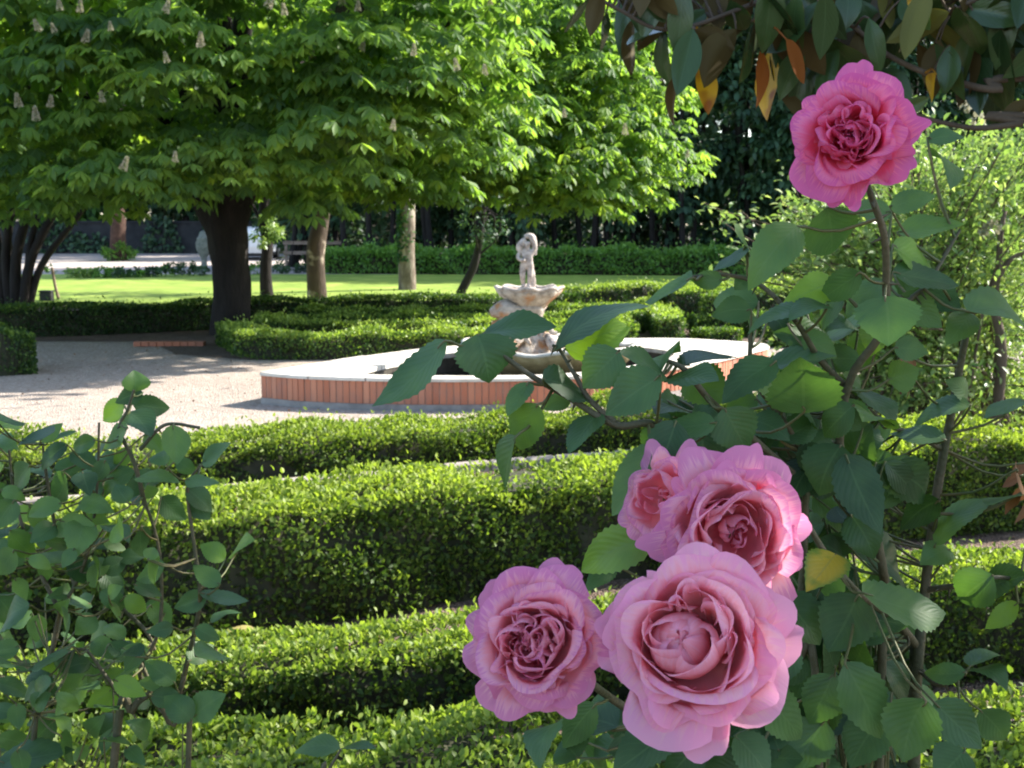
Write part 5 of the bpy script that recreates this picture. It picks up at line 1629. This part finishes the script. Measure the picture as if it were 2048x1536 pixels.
def magnolia():
    r = np.random.default_rng(29)
    bx, by = 3.3, 2.7
    root = thing('magnolia_tree', 'magnolia with leathery leaves, brown beneath, hanging into the top right corner', 'tree', (bx, by, 0))
    tb = MB()
    tube(tb, spline([(bx, by, 0), (bx + .03, by, 1), (bx - .05, by, 2), (bx - .1, by, 3.2), (bx - .2, by, 5)], 20), np.linspace(.16, .07, 20), 12, wob=.06)
    tb.build('trunk', M['barkbrown'], root)
    D = 2.85
    bb = MB()
    brs = [[(bx - .05, by, 2.1, 0), (2150, 150, D), (2000, 178, D), (1920, 166, D), (1860, 150, D), (1780, 112, D), (1715, 60, D), (1650, 20, D)],
           [(bx - .02, by, 1.85, 0), (2120, 236, D), (2048, 246, D), (1960, 256, D), (1880, 244, D), (1800, 218, D)],
           [(1700, 50, D), (1600, -20, D), (1500, 10, D), (1385, 52, D), (1310, 56, D), (1240, 20, D), (1180, -10, D)],
           [(bx - .1, by, 2.6, 0), (2100, -40, D), (1950, 0, D), (1900, 30, D)],
           [(bx - .1, by, 2.7, 0), (1900, -120, D), (1700, -110, D), (1540, -60, D), (1510, 40, D)]]
    bp_ = []
    for k, b in enumerate(brs):
        pts = spline(np.array([P(*q) if len(q) == 3 else np.array(q[:3]) for q in b]), 40)
        bp_.append(pts)
        tube(bb, pts, np.linspace(.011 if k != 2 else .006, .004, 40), 8, wob=.08)
    bb.build('branch', M['barkbrown'], root)
    mbs = {'t': MB(), 'y': MB(), 'r': MB()}
    for (x0, y0, x1, y1, w, tone, dd) in MAG:
        d = dd if dd else D + r.uniform(-.12, .12)
        tl = r.normal(0, .03)
        B = P(x0, y0, d + tl); T = P(x1, y1, d - tl)
        L = np.linalg.norm(T - B); W = w * d / F; ratio = W / L
        view = unit(np.array([0, 0, CAMZ]) - (B + T) / 2); dr = (T - B) / L
        side = unit(np.cross(dr, view))
        cosr = 1.0
        if ratio < .36: cosr = max(.15, ratio / .42); W = L * .42
        roll = math.acos(min(1, cosr)) if cosr < 1 else abs(r.normal(0, .25))
        sg = r.choice([-1, 1])
        nrm = view * math.cos(roll) + side * math.sin(roll) * sg
        under = tone in 'uU'
        if under: nrm = -nrm
        key = {'Y': 'y', 'R': 'r'}.get(tone, 't')
        st0 = r.bit_generator.state
        rd = {'g': .55, 'd': .1, 'u': .35, 'U': .95}.get(tone, .5) + r.normal(0, .1)
        bend = r.uniform(-.02, .10); fold = r.uniform(.12, .45)
        s1 = int(r.integers(1e9))
        tgt = mbs[key]
        big_leaf(tgt, B, T, W, nrm, np.random.default_rng(s1), fold=fold, bend=bend, shape='mag', rnd=rd, nv=12, nu=6, wave=.015, mat=0)
        if key == 't':
            big_leaf(tgt, B, T, W, nrm, np.random.default_rng(s1), fold=fold, bend=bend, shape='mag', rnd=rd, nv=12, nu=6, wave=.015, mat=1, off=-.0008)
        best = min(range(len(bp_)), key=lambda i: np.min(np.linalg.norm(bp_[i] - B, axis=1)))
        j = int(np.argmin(np.linalg.norm(bp_[best] - B, axis=1)))
        A_ = bp_[best][j]
        tube(tgt, spline([A_, A_ * .4 + B * .6 + np.array([0, 0, .01]), B], 6), np.linspace(.0035, .002, 6), 5, mat=(2 if key == 't' else 0))
    # the crown overhead, above the picture
    cm = mbs['t']
    n = 5400
    u = unit(r.normal(0, 1, (n, 3))) * (r.uniform(0, 1, n) ** .42)[:, None]
    p = np.array([2.9, 2.7, 3.55]) + u * np.array([2.3, 2.4, 2.0])
    keep = (p[:, 2] > CAMZ + .30 + p[:, 1] * .195) | (p[:, 0] > .3 + .47 * p[:, 1])
    p = p[keep]; u = u[keep]; n = len(p)
    d = u * .6 + r.normal(0, .5, (n, 3)) + np.array([0, 0, -.3])
    scatter(cm, p, d, np.array([0, 0, 1.0]) + r.normal(0, .5, (n, 3)), .18, .075, T_OV, r.uniform(0, 1, n), 0)
    lo = cm.build('leaves', [M['magtop'], M['magunder'], M['barkbrown']], root)
    o = mbs['y'].build('yellow_leaves', M['magyellow'], root); o['label'] = 'yellow old leaves hanging among the green ones'
    o = mbs['r'].build('rust_leaves', M['magrust'], root); o['label'] = 'rust red old leaves hanging among the green ones'
magnolia()

# leaf litter and small stones on the bed soil
mb = MB(); r_ = np.random.default_rng(66); n = 2600
p = np.stack([r_.uniform(-3.2, 4.2, n), r_.uniform(3.2, 8.6, n), np.full(n, .012)], 1)
scatter(mb, p, np.stack([r_.normal(0, 1, n), r_.normal(0, 1, n), r_.normal(0, .15, n)], 1), np.array([0, 0, 1.0]) + r_.normal(0, .25, (n, 3)), r_.uniform(.015, .035, n), r_.uniform(.01, .02, n), T_OV, r_.uniform(0, 1, n))
tag(mb.build('leaf_litter', M['rosedead'], None), 'dry brown leaf litter on the bed soil between the hedges', None, None, 'stuff')
mb = MB(); n = 900
p = np.stack([r_.uniform(-9, 3, n), r_.uniform(8.6, 16.5, n), np.full(n, .012)], 1)
scatter(mb, p, np.stack([r_.normal(0, 1, n), r_.normal(0, 1, n), r_.normal(0, .3, n)], 1), np.array([0, 0, 1.0]) + r_.normal(0, .4, (n, 3)), r_.uniform(.015, .04, n), r_.uniform(.01, .025, n), T_OV, r_.uniform(0, 1, n))
tag(mb.build('fallen_leaves', M['rosedead'], None), 'scattered small fallen leaves on the pale gravel', None, None, 'stuff')

# ------------------------------------------------------------------ light, sky, camera
SUN_AZ = R(66); SUN_EL = R(37)          # azimuth from +Y towards +X
S = Vector((math.sin(SUN_AZ) * math.cos(SUN_EL), math.cos(SUN_AZ) * math.cos(SUN_EL), math.sin(SUN_EL)))
ld = bpy.data.lights.new('sun', 'SUN'); ld.energy = 5.0; ld.angle = R(0.55); ld.color = (1.0, 0.95, 0.86)
lo = bpy.data.objects.new('sun', ld); COL.objects.link(lo)
lo.rotation_mode = 'QUATERNION'; lo.rotation_quaternion = S.to_track_quat('Z', 'Y'); lo.location = (20, 20, 30)

w = bpy.data.worlds.new('World'); scene.world = w; w.use_nodes = True
nt = w.node_tree
for n_ in list(nt.nodes): nt.nodes.remove(n_)
sky = nt.nodes.new('ShaderNodeTexSky'); sky.sky_type = 'NISHITA'; sky.sun_disc = False
sky.sun_elevation = SUN_EL; sky.sun_rotation = SUN_AZ
bg = nt.nodes.new('ShaderNodeBackground'); bg.inputs['Strength'].default_value = 0.15
ow = nt.nodes.new('ShaderNodeOutputWorld')
nt.links.new(sky.outputs[0], bg.inputs[0]); nt.links.new(bg.outputs[0], ow.inputs[0])

cd = bpy.data.cameras.new('camera'); cam = bpy.data.objects.new('camera', cd); COL.objects.link(cam)
cd.sensor_width = 36.0; cd.lens = 36.0 * F / 2048.0
cam.location = (0, 0, CAMZ); cam.rotation_euler = (math.pi / 2 - PITCH, 0, 0)
cd.clip_start = .02; cd.clip_end = 1000
cd.dof.use_dof = True; cd.dof.focus_distance = .95; cd.dof.aperture_fstop = 30
scene.camera = cam
scene.view_settings.view_transform = 'Standard'; scene.view_settings.look = 'None'
scene.view_settings.exposure = 1.6; scene.view_settings.gamma = 1.0
scene.view_settings.use_curve_mapping = False
scene.cycles.use_denoising = True
scene.cycles.filter_width = 1.9
scene.cycles.max_bounces = 8; scene.cycles.diffuse_bounces = 5; scene.cycles.transmission_bounces = 5
scene.cycles.sample_clamp_indirect = 6.0
